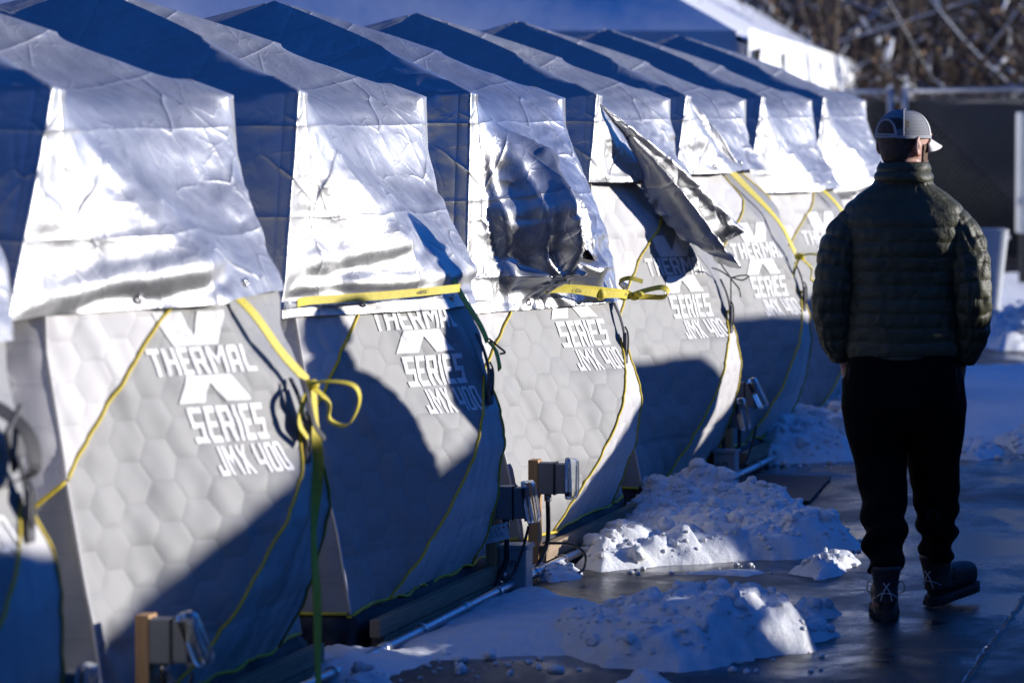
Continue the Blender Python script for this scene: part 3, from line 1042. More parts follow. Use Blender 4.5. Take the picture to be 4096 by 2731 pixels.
_b = bmesh.new(); bmesh.ops.create_icosphere(_b, subdivisions=3, radius=1.0)
ICO = np.array([v.co[:] for v in _b.verts]); ICOF = [tuple(v.index for v in f.verts) for f in _b.faces]; _b.free()
_b = bmesh.new(); bmesh.ops.create_icosphere(_b, subdivisions=2, radius=1.0)
ICO2 = np.array([v.co[:] for v in _b.verts]); ICO2F = [tuple(v.index for v in f.verts) for f in _b.faces]; _b.free()
def snow(name, pix, H, label, seed=1, res=.012, fall=.16, lump=1.0, cat='snow pile', tilt=None, edge=.05, group='snow heaps'):
    poly = [(p.x, p.y) for p in (gp(*q) for q in pix)]
    px = [p[0] for p in poly]; py = [p[1] for p in poly]
    X, Y = np.meshgrid(np.arange(min(px) - .15, max(px) + .15, res), np.arange(min(py) - .15, max(py) + .15, res))
    ny, nx = X.shape
    P = np.stack([X.ravel(), Y.ravel(), np.zeros(X.size)], 1)
    D = poly_dist(X, Y, poly).ravel()
    D = D + edge * fbm(P * 3.0, seed, 4) + edge * .22 * vnoise(P * 16, seed + 3)
    m = np.clip(D / fall, 0, 1)
    base = np.clip(1 - (1 - m) ** 2, 0, 1) ** .95
    h = H * base * (.72 + .33 * fbm(P * 1.9, seed + 8, 2))
    if tilt is not None:
        f0, f1 = gp(*tilt[0]), gp(*tilt[1])
        ax = np.array([f1.x - f0.x, f1.y - f0.y]); L2 = ax @ ax
        tt = np.clip(((P[:, 0] - f0.x) * ax[0] + (P[:, 1] - f0.y) * ax[1]) / L2, 0, 1)
        h = h * (tilt[2] * (1 - tt) + tilt[3] * tt)
    Pw = P + .05 * np.stack([vnoise(P * 6, seed + 4), vnoise(P * 6, seed + 5), vnoise(P * 6, seed + 6)], 1)
    Pw[:, 2] = h * 1.5
    f1, f2, c1 = worley(Pw * 6.5, seed)
    g1, g2, c2 = worley(Pw * 15, seed + 30)
    k1, k2, c3 = worley(Pw * 36, seed + 60)
    bl = np.sqrt(np.clip(1 - (f1 / .75) ** 2, 0, 1)); bs = np.sqrt(np.clip(1 - (g1 / .75) ** 2, 0, 1)); bt = np.sqrt(np.clip(1 - (k1 / .8) ** 2, 0, 1))
    amp = lump * np.clip(m * 1.6, 0, 1)
    h = h + amp * (H * .34 * (bl - .4) * (.5 + .6 * c1) + (.026 + .05 * H) * (bs - .4) * (.6 + .5 * c2) + .011 * (bt - .4))
    h = h + .004 * fbm(P * 30, seed + 70, 3) * np.clip(m * 3, 0, 1)
    h = np.maximum(h, .006 * np.clip(D / .04, 0, 1))
    Z = np.where(D > 0, h, np.clip(D * .6, -.012, 0))
    # sideways push rounds the clumps so they overhang a little
    push = amp * .55
    Pn = P.copy()
    Pn[:, 0] += push * .03 * vnoise(np.stack([P[:, 0] * 11, P[:, 1] * 11, Z * 14], 1), seed + 11)
    Pn[:, 1] += push * .03 * vnoise(np.stack([P[:, 0] * 11, P[:, 1] * 11, Z * 14], 1), seed + 12)
    Pn[:, 2] = Z
    ok = D > -res * 1.6
    idx = -np.ones(len(P), int); idx[ok] = np.arange(ok.sum())
    F = []
    I = idx.reshape(ny, nx)
    a, b, c, d = I[:-1, :-1].ravel(), I[:-1, 1:].ravel(), I[1:, 1:].ravel(), I[1:, :-1].ravel()
    k = (a >= 0) & (b >= 0) & (c >= 0) & (d >= 0)
    F = np.stack([a[k], b[k], c[k], d[k]], 1).tolist()
    V = Pn[ok]
    if lump >= 1 and H > .04:
        rg = np.random.default_rng(seed)
        cand = np.where((D > .03) & (Z > .02))[0]
        nchunk = int(min(170, len(cand) * res * res * 85))
        pr = [(V, F)]
        for q in rg.choice(cand, nchunk):
            r = rg.uniform(.010, .026) + (rg.random() < .2) * rg.uniform(.01, .035) * min(1, H / .15)
            sv = ICO * np.array([r * rg.uniform(.8, 1.35), r * rg.uniform(.8, 1.35), r * rg.uniform(.65, 1.0)])
            nn = .30 * vnoise(ICO * 1.7 + rg.uniform(0, 50, 3), seed) + .16 * vnoise(ICO * 4.1 + rg.uniform(0, 50, 3), seed + 1)
            sv = sv * (1 + nn)[:, None]
            a = rg.uniform(0, 6.28); R2 = np.array([[math.cos(a), -math.sin(a), 0], [math.sin(a), math.cos(a), 0], [0, 0, 1]])
            pr.append((sv @ R2.T + Pn[q] + np.array([0, 0, r * rg.uniform(-.3, .3)]), ICOF))
        for q in rg.choice(cand, min(700, int(len(cand) * res * res * 420))):
            r = rg.uniform(.004, .013)
            sv = ICO2 * r * np.array([rg.uniform(.8, 1.3), rg.uniform(.8, 1.3), rg.uniform(.6, 1.0)]) * (1 + .35 * vnoise(ICO2 * 2 + rg.uniform(0, 50, 3), seed))[:, None]
            pr.append((sv + Pn[q] + np.array([0, 0, r * rg.uniform(-.2, .5)]), ICO2F))
        V, F = join_data(pr)
    o = mobj(name, V, F, M['snow'])
    tag(o, label, cat, group)
    return o

snow('snow_bed', [(700, 1490), (900, 1505), (1010, 1440), (1190, 1368), (1330, 1385), (1480, 1430), (1570, 1480), (1400, 1505), (1230, 1512), (1000, 1520), (860, 1570), (680, 1590)], .075, 'low smooth bed of snow in front of the second tent beside the conduit', 3, lump=.35, fall=.22)
snow('snow_heap', [(1215, 1490), (1340, 1455), (1560, 1445), (1700, 1440), (1830, 1465), (1885, 1500), (1760, 1522), (1560, 1550), (1400, 1538), (1320, 1512)], .17, 'long lumpy snow heap nearest the camera, sun catching its top', 9, tilt=((1215, 1490), (1620, 1490), .55, 1.15))
snow('snow_lump', [(1780, 1425), (1850, 1398), (1935, 1412), (1925, 1445), (1890, 1490), (1850, 1482)], .055, 'small flat snow lumps left of the man\'s near boot', 14, lump=1.2, fall=.10)
snow('snow_lump', [(1400, 1575), (1480, 1552), (1560, 1580), (1500, 1600)], .05, 'snow lump cut off by the bottom edge of the picture', 15, fall=.1)
snow('snow_lump', [(770, 1570), (860, 1555), (900, 1590), (760, 1610)], .06, 'small snow lump at the bottom edge under the first tent\'s corner', 16, fall=.1)
snow('snow_heap', [(1300, 1306), (1440, 1232), (1418, 1165), (1560, 1180), (1720, 1195), (1850, 1212), (1978, 1245), (1965, 1275), (1850, 1287), (1700, 1293), (1500, 1306), (1380, 1316)], .23, 'broad snow heap between the third tent and the walking man', 21, tilt=((1450, 1190), (1900, 1260), 1.25, .55), fall=.2)
snow('snow_lump', [(1815, 1320), (1880, 1288), (1958, 1290), (1940, 1325), (1880, 1334)], .055, 'small snow mound in front of the broad heap near the man\'s boot', 24, fall=.1)
snow('snow_lump', [(1212, 1332), (1250, 1302), (1315, 1322), (1270, 1345)], .045, 'little patch of snow at the foot of the grey junction box', 26, fall=.08)
snow('snow_lump', [(1560, 1322), (1680, 1312), (1760, 1318), (1700, 1326)], .012, 'thin slushy snow strip on the wet asphalt', 27, fall=.05, edge=.08, lump=.3)
snow('snow_heap', [(1690, 1052), (1740, 990), (1820, 962), (1960, 955), (2060, 980), (2060, 1050), (1850, 1064), (1750, 1068)], .20, 'snow heap in front of the sixth tent, left of the man\'s legs', 33, fall=.22)
snow('snow_bed', [(1760, 965), (1790, 925), (1900, 915), (2000, 930), (2010, 985)], .07, 'flat snow bed along the foot of the sixth and last tents', 35, lump=.4)
snow('snow_bed', [(2150, 850), (2460, 845), (2480, 950), (2352, 985), (2290, 1012), (2180, 1018)], .05, 'flat shaded snow sheet right of the man\'s legs', 41, lump=.35, res=.03, fall=.3)
snow('snow_lump', [(2190, 1040), (2250, 1020), (2310, 1042), (2250, 1058), (2200, 1056)], .05, 'small snow lump at the edge of the shaded sheet by the man\'s knee', 43, fall=.1)
snow('snow_lump', [(2300, 1020), (2352, 985), (2440, 990), (2430, 1045), (2340, 1042)], .06, 'broken snow chunks at the right edge beside the shaded sheet', 44, fall=.1)
snow('snow_bank', [(2240, 792), (2310, 765), (2480, 750), (2500, 803), (2300, 806)], .42, 'tall sunlit bank of snow at the right edge behind the bin', 51, res=.03, fall=.5)
snow('snow_bed', [(1960, 640), (2600, 618), (2600, 740), (2300, 760), (2000, 760)], .05, 'snow field in front of the dark screened fence', 55, res=.07, lump=.4, fall=.6)
# loose crumbs of snow round the heaps, too many to count
rng = random.Random(8)
cr = []
ico = bmesh.new(); bmesh.ops.create_icosphere(ico, subdivisions=1, radius=1.0)
iv = np.array([v.co[:] for v in ico.verts]); ifc = [tuple(v.index for v in f.verts) for f in ico.faces]; ico.free()
for k in range(420):
    c = rng.choice([((1250, 1900), (1420, 1555)), ((1330, 1990), (1230, 1330)), ((1700, 1960), (1040, 1075)), ((760, 1250), (1490, 1570)), ((2180, 2352), (1010, 1060))])
    p = gp(rng.uniform(*c[0]), rng.uniform(*c[1]))
    s = rng.uniform(.004, .016) * (1 if rng.random() < .9 else 1.8)
    q = iv * np.array([s * rng.uniform(.8, 1.3), s * rng.uniform(.8, 1.3), s * rng.uniform(.6, .9)]) * (1 + .25 * np.array([[rng.uniform(-1, 1)] for _ in iv]))
    cr.append((q + np.array([p.x, p.y, s * .3]), ifc))
V, F = join_data(cr)
tag(mobj('snow_crumbs', V, F, M['snow']), 'loose crumbs of snow scattered on the wet asphalt', 'snow', kind='stuff')

# ---------------------------------------------------------------- conduit and platforms
PX = -3.585
cd = empty('conduit', (PX, 0, 0))
pts = [(0, y, .035 + .004 * math.sin(y * 1.7)) for y in np.arange(8.0, 30.0, .25)]
tube('pipe', pts, .0165, M['steel'], cd, seg=12, smooth_path=False)
for y in np.arange(9.1, 30, 1.16):
    tube('coupling', [(0, y - .035, .035 + .004 * math.sin(y * 1.7)), (0, y + .035, .035 + .004 * math.sin(y * 1.7))], .0215, M['zinc'], cd, n=3, seg=12)
for y in np.arange(9.6, 30, 1.16):
    bm = bmesh.new()
    add_box(bm, (.0, y, .004), (.085, .02, .004))
    for k in range(8):
        a = math.pi * k / 7
        add_box(bm, (.021 * math.cos(a), y, .035 + .021 * math.sin(a)), (.012, .018, .004), Matrix.Rotation(-(a - math.pi / 2), 3, 'Y'))
    bobj('pipe_clip', bm, M['zinc'], cd)
tag(cd, 'galvanised steel conduit pipe running along the ground below the tents', 'pipe')

for i in range(8):
    pf = empty('timber_platform', (TX, TY[i], 0))
    sy = {1: -.03, 2: -.01}.get(i, .015)
    box('edge_board', (1.355 + sy, -.01, .078), (.036, 1.92, .060), M['woody'], pf, bev=.003)
    box('edge_board', (1.345 + sy, .04, .024), (.05, 1.86, .040), M['woody'], pf, bev=.003)
    box('edge_board', (-1.28, 0, .06), (.04, 1.9, .09), M['woody'], pf, bev=.003)
    for k, y in enumerate((-.88, 0.0, .88)):
        box('cross_beam', (0, y, .055), (2.44, .05, .075), M['woody'], pf, bev=.003)
    tag(pf, ['timber platform edge under the tent at the left edge', 'timber platform under the nearest lettered tent', 'timber platform with a long board in shade under the second tent', 'timber platform with sunlit board end under the third tent',
             'timber platform under the fourth tent behind the broad snow heap', 'timber platform under the fifth tent by the far outlet post', 'timber platform under the sixth tent behind the far snow', 'timber platform under the last tent behind the man'][i], 'platform', 'timber platforms under the tents')

# ---------------------------------------------------------------- big white tent behind
t = NT('white_vinyl'); v = t.coord('Object')
t.set(col=t.ramp(t.noise(v, 1.4, 5), [(.3, (.78, .79, .80)), (.7, (.88, .88, .88))]), rough=.45)
t.bump(t.noise(v, 1.2, 3), .15, .05)
M['vinyl'] = t.m
M['dirty_vinyl'] = m_simple('grey_vinyl', (.45, .44, .42), .6, scale=5)
wt = empty('frame_marquee', rd(1.84, 35))
tag(wt, 'big white frame tent with a sunlit scalloped valance behind the row', 'marquee')
C0 = Vector((1.84, 35)); A_ = Vector((2.87, 25.0)).normalized(); L_ = Vector((-A_.y, A_.x)); EL, EW, EZ, EH = 25.2, 13.0, 2.43, 3.75
def mq(al, le, z):
    c = C0 + A_ * al + L_ * le
    return rd(c.x, c.y, z) - rd(1.84, 35)
def mq_sheet(name, q, nu, nv, sag, mat, seed):
    """bilinear sheet between four corners with sag and billow"""
    V = []
    for j in range(nv):
        for i in range(nu):
            a, b = i / (nu - 1), j / (nv - 1)
            p = (q[0] * (1 - a) + q[1] * a) * (1 - b) + (q[3] * (1 - a) + q[2] * a) * b
            p = p.copy(); p.z -= sag * math.sin(math.pi * a) * math.sin(math.pi * b)
            V.append(p)
    P = np.array([x[:] for x in V])
    P[:, 2] += .05 * fbm(P * .6, seed, 3) * .6
    return mobj(name, P, grid_faces(nu, nv), mat, wt)
R0, R1 = mq(6.5, 6.5, EZ + EH), mq(EL - 6.5, 6.5, EZ + EH)
e0, e1, e2, e3 = mq(0, 0, EZ), mq(EL, 0, EZ), mq(EL, EW, EZ), mq(0, EW, EZ)
mq_sheet('roof_panel', [e0, e1, R1, R0], 60, 30, .35, M['vinyl'], 2)
mq_sheet('roof_panel', [e3, e0, R0, R0], 40, 30, .25, M['vinyl'], 3)
mq_sheet('roof_panel', [e2, e3, R0, R1], 20, 12, .3, M['vinyl'], 4)
mq_sheet('roof_panel', [e1, e2, R1, R1], 20, 12, .3, M['vinyl'], 5)
# sunlit side wall with hanging folds, and the valance in bays
def folded(name, a0, a1, zt, zb, out, n, amp, mat, scallop=0, seed=0, side=0):
    V = []
    nv = 14
    for j in range(nv):
        b = j / (nv - 1)
        for i in range(n):
            a = i / (n - 1)
            al = a0 + (a1 - a0) * a
            zl = zb + scallop * abs(math.sin(al * math.pi / 1.1)) + .03 * math.sin(al * 5.1 + seed)
            z = zt * (1 - b) + zl * b
            o = out + amp * (.25 + b) * (math.sin(al * 9 + seed) + .6 * math.sin(al * 17.3 + 2 * seed) + .5 * math.sin(al * 3.1))
            V.append(mq(al, -o, z) if side == 0 else mq(-o, al, z))
    return mobj(name, V, grid_faces(n, nv), mat, wt)
for k in range(5):
    folded('side_wall', k * 5.05, k * 5.05 + 5.0, EZ - .06, .02, .0, 90, .035, M['vinyl'], 0, k)
    folded('valance', k * 5.05 - .02, k * 5.05 + 5.02, EZ + .05, EZ - .40, .10, 90, .045, M['vinyl'], .09, k + 3)
for k in range(3):
    folded('side_wall', k * 4.34, k * 4.34 + 4.3, EZ - .06, .02, .0, 30, .03, M['vinyl'], 0, k + 9, 1)
    folded('valance', k * 4.34, k * 4.34 + 4.32, EZ + .03, EZ - .30, .08, 40, .03, M['vinyl'], .06, k + 5, 1)
for al in (0.05, 5.05, 10.1, 15.15, 20.2, 25.2):
    p = mq(al, .08, 0)
    tube('leg_pole', [(p.x, p.y, 0), (p.x, p.y, EZ)], .04, M['steel'], wt, n=3, seg=10)
for al, w in ((.35, .30), (2.9, .10), (4.4, .16), (12.5, .12)):
    # dark slabs standing in for the shade inside openings along the valance
    a, b, c, d = mq(al, -.115 - .05, EZ - .12), mq(al + w, -.115 - .05, EZ - .10), mq(al + w * .9, -.115 - .05, EZ - .42), mq(al + .02, -.115 - .05, EZ - .40)
    bm = bmesh.new()
    vs = [bm.verts.new(x) for x in (a, b, c, d)]
    f = bm.faces.new(vs)
    r = bmesh.ops.extrude_face_region(bm, geom=[f])
    off = mq(0, .03, 0) - mq(0, 0, 0)
    for x in r['geom']:
        if isinstance(x, bmesh.types.BMVert): x.co += off
    bobj('opening_shade', bm, M['skirt'], wt)

# ---------------------------------------------------------------- fence, cabinet, bin
fn = empty('screened_fence', rd(5.5, 49))
tag(fn, 'chain-link fence with a black privacy screen and silver top rail', 'fence')
fo = rd(5.5, 49)
t = NT('black_screen'); v = t.coord('Object')
t.set(col=t.ramp(t.noise(v, 3, 4), [(.3, (.008, .0085, .010)), (.7, (.018, .018, .020))]), rough=.8)
t.bump(t.noise(v, 60, 3), .5, .02)
M['screen'] = t.m
def fl(r, z): return 49 + .02 * (r - 4.4)
def ftop(r): return 2.0 + .02 * (r - 3.8)
for k, (ra, rb) in enumerate(((-2.0, 1.2), (1.2, 4.33), (4.5, 7.5), (7.5, 10.5), (10.5, 14))):
    n, m_ = 40, 14
    V = []
    for j in range(m_):
        for i in range(n):
            r = ra + (rb - ra) * i / (n - 1)
            z = .12 + (ftop(r) - .10 - .12) * j / (m_ - 1)
            V.append(rd(r, fl(r, z) + .03 * math.sin(r * 6 + k) * math.sin(j * .5), z) - fo)
    mobj('screen_panel', V, grid_faces(n, m_), M['screen'], fn)
    tube('top_rail', [rd(ra, fl(ra, 0), ftop(ra)) - fo, rd(rb, fl(rb, 0), ftop(rb)) - fo], .024, M['steel'], fn, n=4, seg=8)
    # chain-link wires: one mesh per bay, drawn as two families of zig-zag wire
    ws = []
    for q in range(int((rb - ra) / .07)):
        for sg in (-1, 1):
            r0 = ra + q * .07
            run = min(1.75, (rb - r0) if sg > 0 else (r0 - ra)); H_ = run
            if run < .1: continue
            r0, r1 = r0 + sg * run, r0
            ws.append(tube_data([rd(r0, fl(r0, 0) - .05, ftop(r0) - H_) - fo, rd(r1, fl(r1, 0) - .05, ftop(r1) + .01) - fo], .0013, 2, 4))
    V, F = join_data(ws)
    tag(mobj('chain_link', V, F, M['steel'], fn), kind='stuff')
for r in (-2.0, 1.2, 4.33, 4.50, 7.5, 10.5, 14):
    p = rd(r, fl(r, 0) - .05) - fo
    po = tube('post', [(p.x, p.y, 0), (p.x, p.y, ftop(r) + .05)], .032, M['steel'], fn, n=3, seg=10)
    tube('post_cap', [(p.x, p.y, ftop(r) + .05), (p.x, p.y, ftop(r) + .085)], [.036, .012], M['zinc'], po, n=3, seg=10)
M['cabinet'] = m_simple('pale_grey_cabinet', (.52, .54, .55), .5, var=.05, scale=4)
cb = empty('utility_cabinet', rd(5.57, 44), THETA)
tag(cb, 'pale grey metal cabinet on legs at the right edge before the fence', 'cabinet')
box('housing', (0, 0, 1.16), (.72, .35, 1.24), M['cabinet'], cb, bev=.01)
box('door', (0, -.185, 1.16), (.66, .02, 1.16), M['cabinet'], cb, bev=.004)
tube('handle', [(-.36, -.20, .83), (-.385, -.22, .86), (-.36, -.20, .90)], .014, M['zinc'], cb, n=8)
for x in (-.30, .30):
    for y in (-.12, .12):
        box('leg', (x, y, .27), (.05, .05, .54), M['skirt'], cb, bev=.004)
bn = empty('tapered_bin', rd(3.60, 34), THETA)
tag(bn, 'pale grey open bin tapering to its foot, behind the man\'s right arm', 'bin')
V = []
for z, a, b in ((0, .25, .22), (.02, .255, .225), (.5, .30, .26), (.84, .335, .295), (.865, .34, .30), (.865, .325, .285), (.05, .24, .2)):
    for k in range(32):
        an = 2 * math.pi * k / 32
        cs, sn = math.cos(an), math.sin(an)
        V.append((a * abs(cs) ** .25 * (1 if cs > 0 else -1), b * abs(sn) ** .25 * (1 if sn > 0 else -1), z))
F = []
for j in range(6):
    for k in range(32):
        F.append((j * 32 + k, j * 32 + (k + 1) % 32, (j + 1) * 32 + (k + 1) % 32, (j + 1) * 32 + k))
F.append(tuple(range(32))[::-1]); F.append(tuple(192 + k for k in range(32)))
mobj('shell', V, F, M['cabinet'], bn, smooth=False)
for sx in (-1, 1):
    box('grip', (sx * .352, 0, .80), (.03, .14, .03), M['cabinet'], bn, bev=.006)

# ---------------------------------------------------------------- wooded hillside
t = NT('leaf_litter'); v = t.coord('Object')
c = t.ramp(t.noise(v, .9, 6, .7), [(.3, (.035, .025, .018)), (.6, (.085, .06, .042))])
c = t.mix(t.ramp(t.noise(v, 1.6, 6, .7), [(.55, 0.0), (.63, 1.0)]), c, (.72, .74, .78))
t.set(col=c, rough=.9); t.bump(t.noise(v, 4, 6, .8), 1.0, .4)
V = []
for j in range(40):
    for i in range(50):
        r, d = -30 + 80 * i / 49, 51.5 + 90 * (j / 39) ** 1.4
        V.append(rd(r, d, max(-.1, (d - 53) * .20) + .25 * math.sin(r * .9 + d * .6)))
tag(mobj('hillside', V, grid_faces(50, 40), t.m), kind='structure')
# added unseen slope behind the camera, blocking low sky that would brighten facing surfaces
V = []
for j in range(24):
    for i in range(70):
        a = math.pi + math.radians(-20) + math.radians(220) * i / 69
        R_ = 55 + 110 * j / 23
        V.append((R_ * math.cos(a), R_ * math.sin(a), max(0, (R_ - 58) * .42) + 1.2 * math.sin(a * 21 + j) * (j > 0)))
M['litter'] = t.m
tag(mobj('hillside', V, grid_faces(70, 24), M['skyblock'] if 'skyblock' in M else m_simple('added_sky_block_slope', (.055, .045, .035), .95, var=.6, scale=.4, bump=.8, bdist=.5)), kind='structure')
M['bark'] = m_simple('bark', (.075, .055, .042), .9, var=.4, scale=8, bump=.8, bdist=.02)
M['leafb'] = m_simple('dead_leaves', (.16, .095, .05), .8, var=.6, scale=1.3, bump=0)
rng = random.Random(77); nr_ = np.random.default_rng(7)
def hz(d): return max(-.1, (d - 53) * .20)
tw, lf, sn = [], [], []
for k in range(2600):
    r, d = rng.uniform(0.5, 11), rng.uniform(52, 68)
    p = rd(r, d, hz(d) + rng.uniform(0, .6))
    L = rng.uniform(.7, 2.8)
    a, b = rng.gauss(0, .55), rng.gauss(0, .55)
    q = p + Vector((a * L, b * L, L * rng.uniform(.45, 1)))
    mid = p.lerp(q, .5) + Vector((rng.uniform(-.2, .2), rng.uniform(-.2, .2), rng.uniform(0, .2)))
    w = rng.uniform(.008, .022)
    tw.append(tube_data([p[:], mid[:], q[:]], [w, w * .8, w * .3], 4, 3))
    if rng.random() < .45:
        s0 = p.lerp(q, rng.uniform(.2, .7)); s1 = s0.lerp(q, rng.uniform(.1, .5)) + Vector((rng.uniform(-.3, .3), rng.uniform(-.3, .3), 0))
        sn.append(tube_data([(s0 + Vector((0, 0, w))) [:], (s0.lerp(s1, .5) + Vector((0, 0, w + .02)))[:], (s1 + Vector((0, 0, w)))[:]], [.008, rng.uniform(.015, .05), .006], 4, 4))
for k in range(9000):
    r, d = rng.uniform(0.5, 11), rng.uniform(52, 66)
    c = np.array(rd(r, d, hz(d) + abs(rng.gauss(0, 1.1)))[:])
    u = nr_.normal(size=3); u /= np.linalg.norm(u); w = np.cross(u, nr_.normal(size=3)); w /= np.linalg.norm(w)
    s = rng.uniform(.03, .085)
    lf.append(([c - u * s, c + w * s * .6, c + u * s, c - w * s * .6], [(0, 1, 2, 3)]))
for k in range(9):
    r, d = rng.uniform(1.5, 9), rng.uniform(54, 62)
    L = rng.uniform(2.5, 6); a = rng.choice((-1, 1)) * rng.uniform(.5, 1.35)
    p = rd(r, d, hz(d) + rng.uniform(.2, 1.8)); q = p + rd(math.sin(a) * L, rng.uniform(-.5, .5), math.cos(a) * L)
    w = rng.uniform(.012, .03)
    m_ = p.lerp(q, .5) + Vector((0, 0, rng.uniform(-.2, .3)))
    tw.append(tube_data([p[:], m_[:], q[:]], [w, w * .8, w * .4], 8, 5))
    up = Vector((0, 0, w * .9))
    sn.append(tube_data([(p + up)[:], (m_ + up)[:], (q + up)[:]], [w * .5, w * .6, w * .2], 8, 5))
V, F = join_data(tw); tag(mobj('undergrowth', V, F, M['bark'], smooth=False), 'tangle of bare brown brush on the slope behind the fence', 'brush', kind='stuff')
V, F = join_data(lf); tag(mobj('dead_leaves', V, F, M['leafb'], smooth=False), 'withered brown leaves hanging in the brush behind the fence', 'leaves', kind='stuff')
V, F = join_data(sn); tag(mobj('branch_snow', V, F, M['snow']), 'snow lying on the bare branches behind the fence', 'snow', kind='stuff')
def bare_tree(r, d, h, lean, seed, label):
    rg = random.Random(seed)
    o = empty('bare_tree', rd(r, d, hz(d)))
    tube('trunk', [(0, 0, -.2), (lean * .4, 0, h * .4), (lean, 0, h)], [.10, .08, .035], M['bark'], o, n=16, seg=8)
    br = []
    for k in range(26):
        f = rg.uniform(.2, 1)
        s = Vector((lean * f, 0, h * f)); L = rg.uniform(.8, 2.2) * (1.2 - f * .5); a = rg.uniform(0, 6.28)
        e = s + Vector((math.cos(a) * L, math.sin(a) * L, L * rg.uniform(.2, .9)))
        m_ = s.lerp(e, .5) + Vector((0, 0, -.1))
        br.append(tube_data([s[:], m_[:], e[:]], [.03, .02, .006], 6, 5))
        for q in range(3):
            s2 = s.lerp(e, rg.uniform(.4, .9)); e2 = s2 + Vector((rg.uniform(-.6, .6), rg.uniform(-.6, .6), rg.uniform(.1, .7)))
            br.append(tube_data([s2[:], s2.lerp(e2, .5)[:], e2[:]], [.012, .009, .004], 4, 4))
    V, F = join_data(br)
    tag(mobj('crown', V, F, M['bark'], o), kind='stuff')
    tag(o, label, 'tree', 'bare trees behind the fence')
bare_tree(6.45, 53.5, 6, .05, 1, 'straight dark bare tree at the upper right edge')
bare_tree(2.4, 55, 7, -.5, 2, 'leaning bare tree just right of the white marquee roof')
bare_tree(4.1, 56, 7, .3, 3, 'slim bare tree above the fence post pair')
bare_tree(5.4, 58, 8, -.2, 4, 'tall bare tree behind the fence above the man\'s cap')
bare_tree(8.0, 56, 7, .4, 5, 'bare tree out past the upper right corner')
# ---------------------------------------------------------------- outlet posts
def outlet_post(y, zt, label, x=-3.66, open_ang=12, tagged=False, shift=0.0, cord=None):
    o = empty('outlet_post', (x, y, 0))
    box('post', (0, 0, zt / 2), (.040, .078, zt), M['wood'], o, bev=.002)
    bz = zt - .072
    bx = box('outlet_box', (.020 + .032, -.004, bz), (.062, .072, .125), M['boxgrey'], o, bev=.005)
    box('gasket', (.085, -.004, bz), (.006, .076, .130), M['gasket'], o, bev=.002)
    box('cover_frame', (.110, -.004, bz), (.046, .070, .118), M['boxgrey'], o, bev=.006)
    # clear bubble lid, hinged at the bottom and leaning out
    V, F = [], []
    rows = [(0, .0, .0), (.004, .40, .46), (.012, .70, .74), (.022, .90, .92), (.030, .985, .99), (.033, 1.0, 1.0)]
    rows = [(.045, .55, .60), (.044, .80, .84), (.036, .96, .97), (.016, 1.0, 1.0), (.0, 1.0, 1.0)]
    ns = 36
    for (dx, sy, sz) in rows:
        for k in range(ns):
            a = 2 * math.pi * k / ns
            cs, sn = math.cos(a), math.sin(a)
            yy = .041 * sy * abs(cs) ** .5 * (1 if cs >= 0 else -1)
            zz = .083 * sz * abs(sn) ** .5 * (1 if sn >= 0 else -1)
            V.append((dx, yy, zz))
    for j in range(len(rows) - 1):
        for k in range(ns):
            F.append((j * ns + k, (j + 1) * ns + k, (j + 1) * ns + (k + 1) % ns, j * ns + (k + 1) % ns))
    F.append(tuple(range(ns)))
    lid = mobj('clear_lid', V, F, M['clear'], o)
    sol = lid.modifiers.new('thickness', 'SOLIDIFY'); sol.thickness = .003
    lid.location = (.128, -.004, bz + .0)
    lid.rotation_euler = (0, math.radians(open_ang), 0)
    box('hinge', (.135, -.004, bz - .062), (.016, .05, .014), M['boxgrey'], o, bev=.002)
    tube('gland', [(.052, -.004, bz - .064), (.052, -.004, bz - .092)], .015, M['zinc'], o, n=3, seg=6)
    tube('feed_cable', [(.052, -.004, bz - .09), (.054, -.004, bz - .2), (.050, -.01, .12), (.03, -.05, .05), (.02, -.12, .02)], .0095, M['cable'], o, n=26)
    if cord is not None:
        tube('plug_cord', cord, .0055, M['cable'], o, n=44)
    tube('bolt', [(.022, .0, zt - .012), (.03, .0, zt - .012)], .006, M['zinc'], o, n=3, seg=6)
    if tagged:
        # folded paper tag on the cord
        cy, cz = -.03, .20
        tg = empty('warning_tag', (x + .02, y - .10, .235))
        tg.rotation_euler = (math.radians(4), math.radians(-14), math.radians(8))
        box('card', (0, 0, 0), (.125, .0014, .062), M['paper'], tg, bev=.0004)
        rg = random.Random(3)
        for r_ in range(7):
            bm = bmesh.new()
            xx = -.05
            while xx < .035:
                w = rg.uniform(.006, .016)
                add_box(bm, (xx + w / 2, -.0012, .024 - r_ * .0062), (w * .85, .0004, .0019))
                xx += w + .003
            tag(bobj('printed_line', bm, M['ink'], tg), kind='stuff')
        for k in range(4):
            V, F = [], []
            for u in range(16):
                for r in (.0042, .0055):
                    a = 2 * math.pi * u / 16
                    V.append((-.045 + k * .0125 + r * math.cos(a), -.0011, -.024 + r * math.sin(a)))
            for u in range(16):
                u2 = (u + 1) % 16
                F.append((u * 2, u2 * 2, u2 * 2 + 1, u * 2 + 1))
            mobj('prohibition_ring', V, F, M['red'], tg)
        bm = bmesh.new(); add_box(bm, (.048, -.0012, .016), (.007, .0005, .007)); bobj('red_dot', bm, M['red'], tg)
        tube('tie', [(.055, 0, .012), (.075, .01, .018), (.08, .02, .03)], .0015, M['cable'], tg, n=8, seg=5)
        tag(tg, 'white paper warning tag hanging on the cord by the grey junction box', 'tag')
    tag(o, label, 'outlet post', 'outlet posts beside the conduit')
    return o
C1 = [(.14, -.01, .26), (.12, -.03, .17), (.09, -.08, .08), (.03, -.2, .03), (-.02, -.5, .03)]
outlet_post(10.42, .40, 'lowest left outlet post, only its box and clear lid at the bottom edge', open_ang=4, cord=C1)
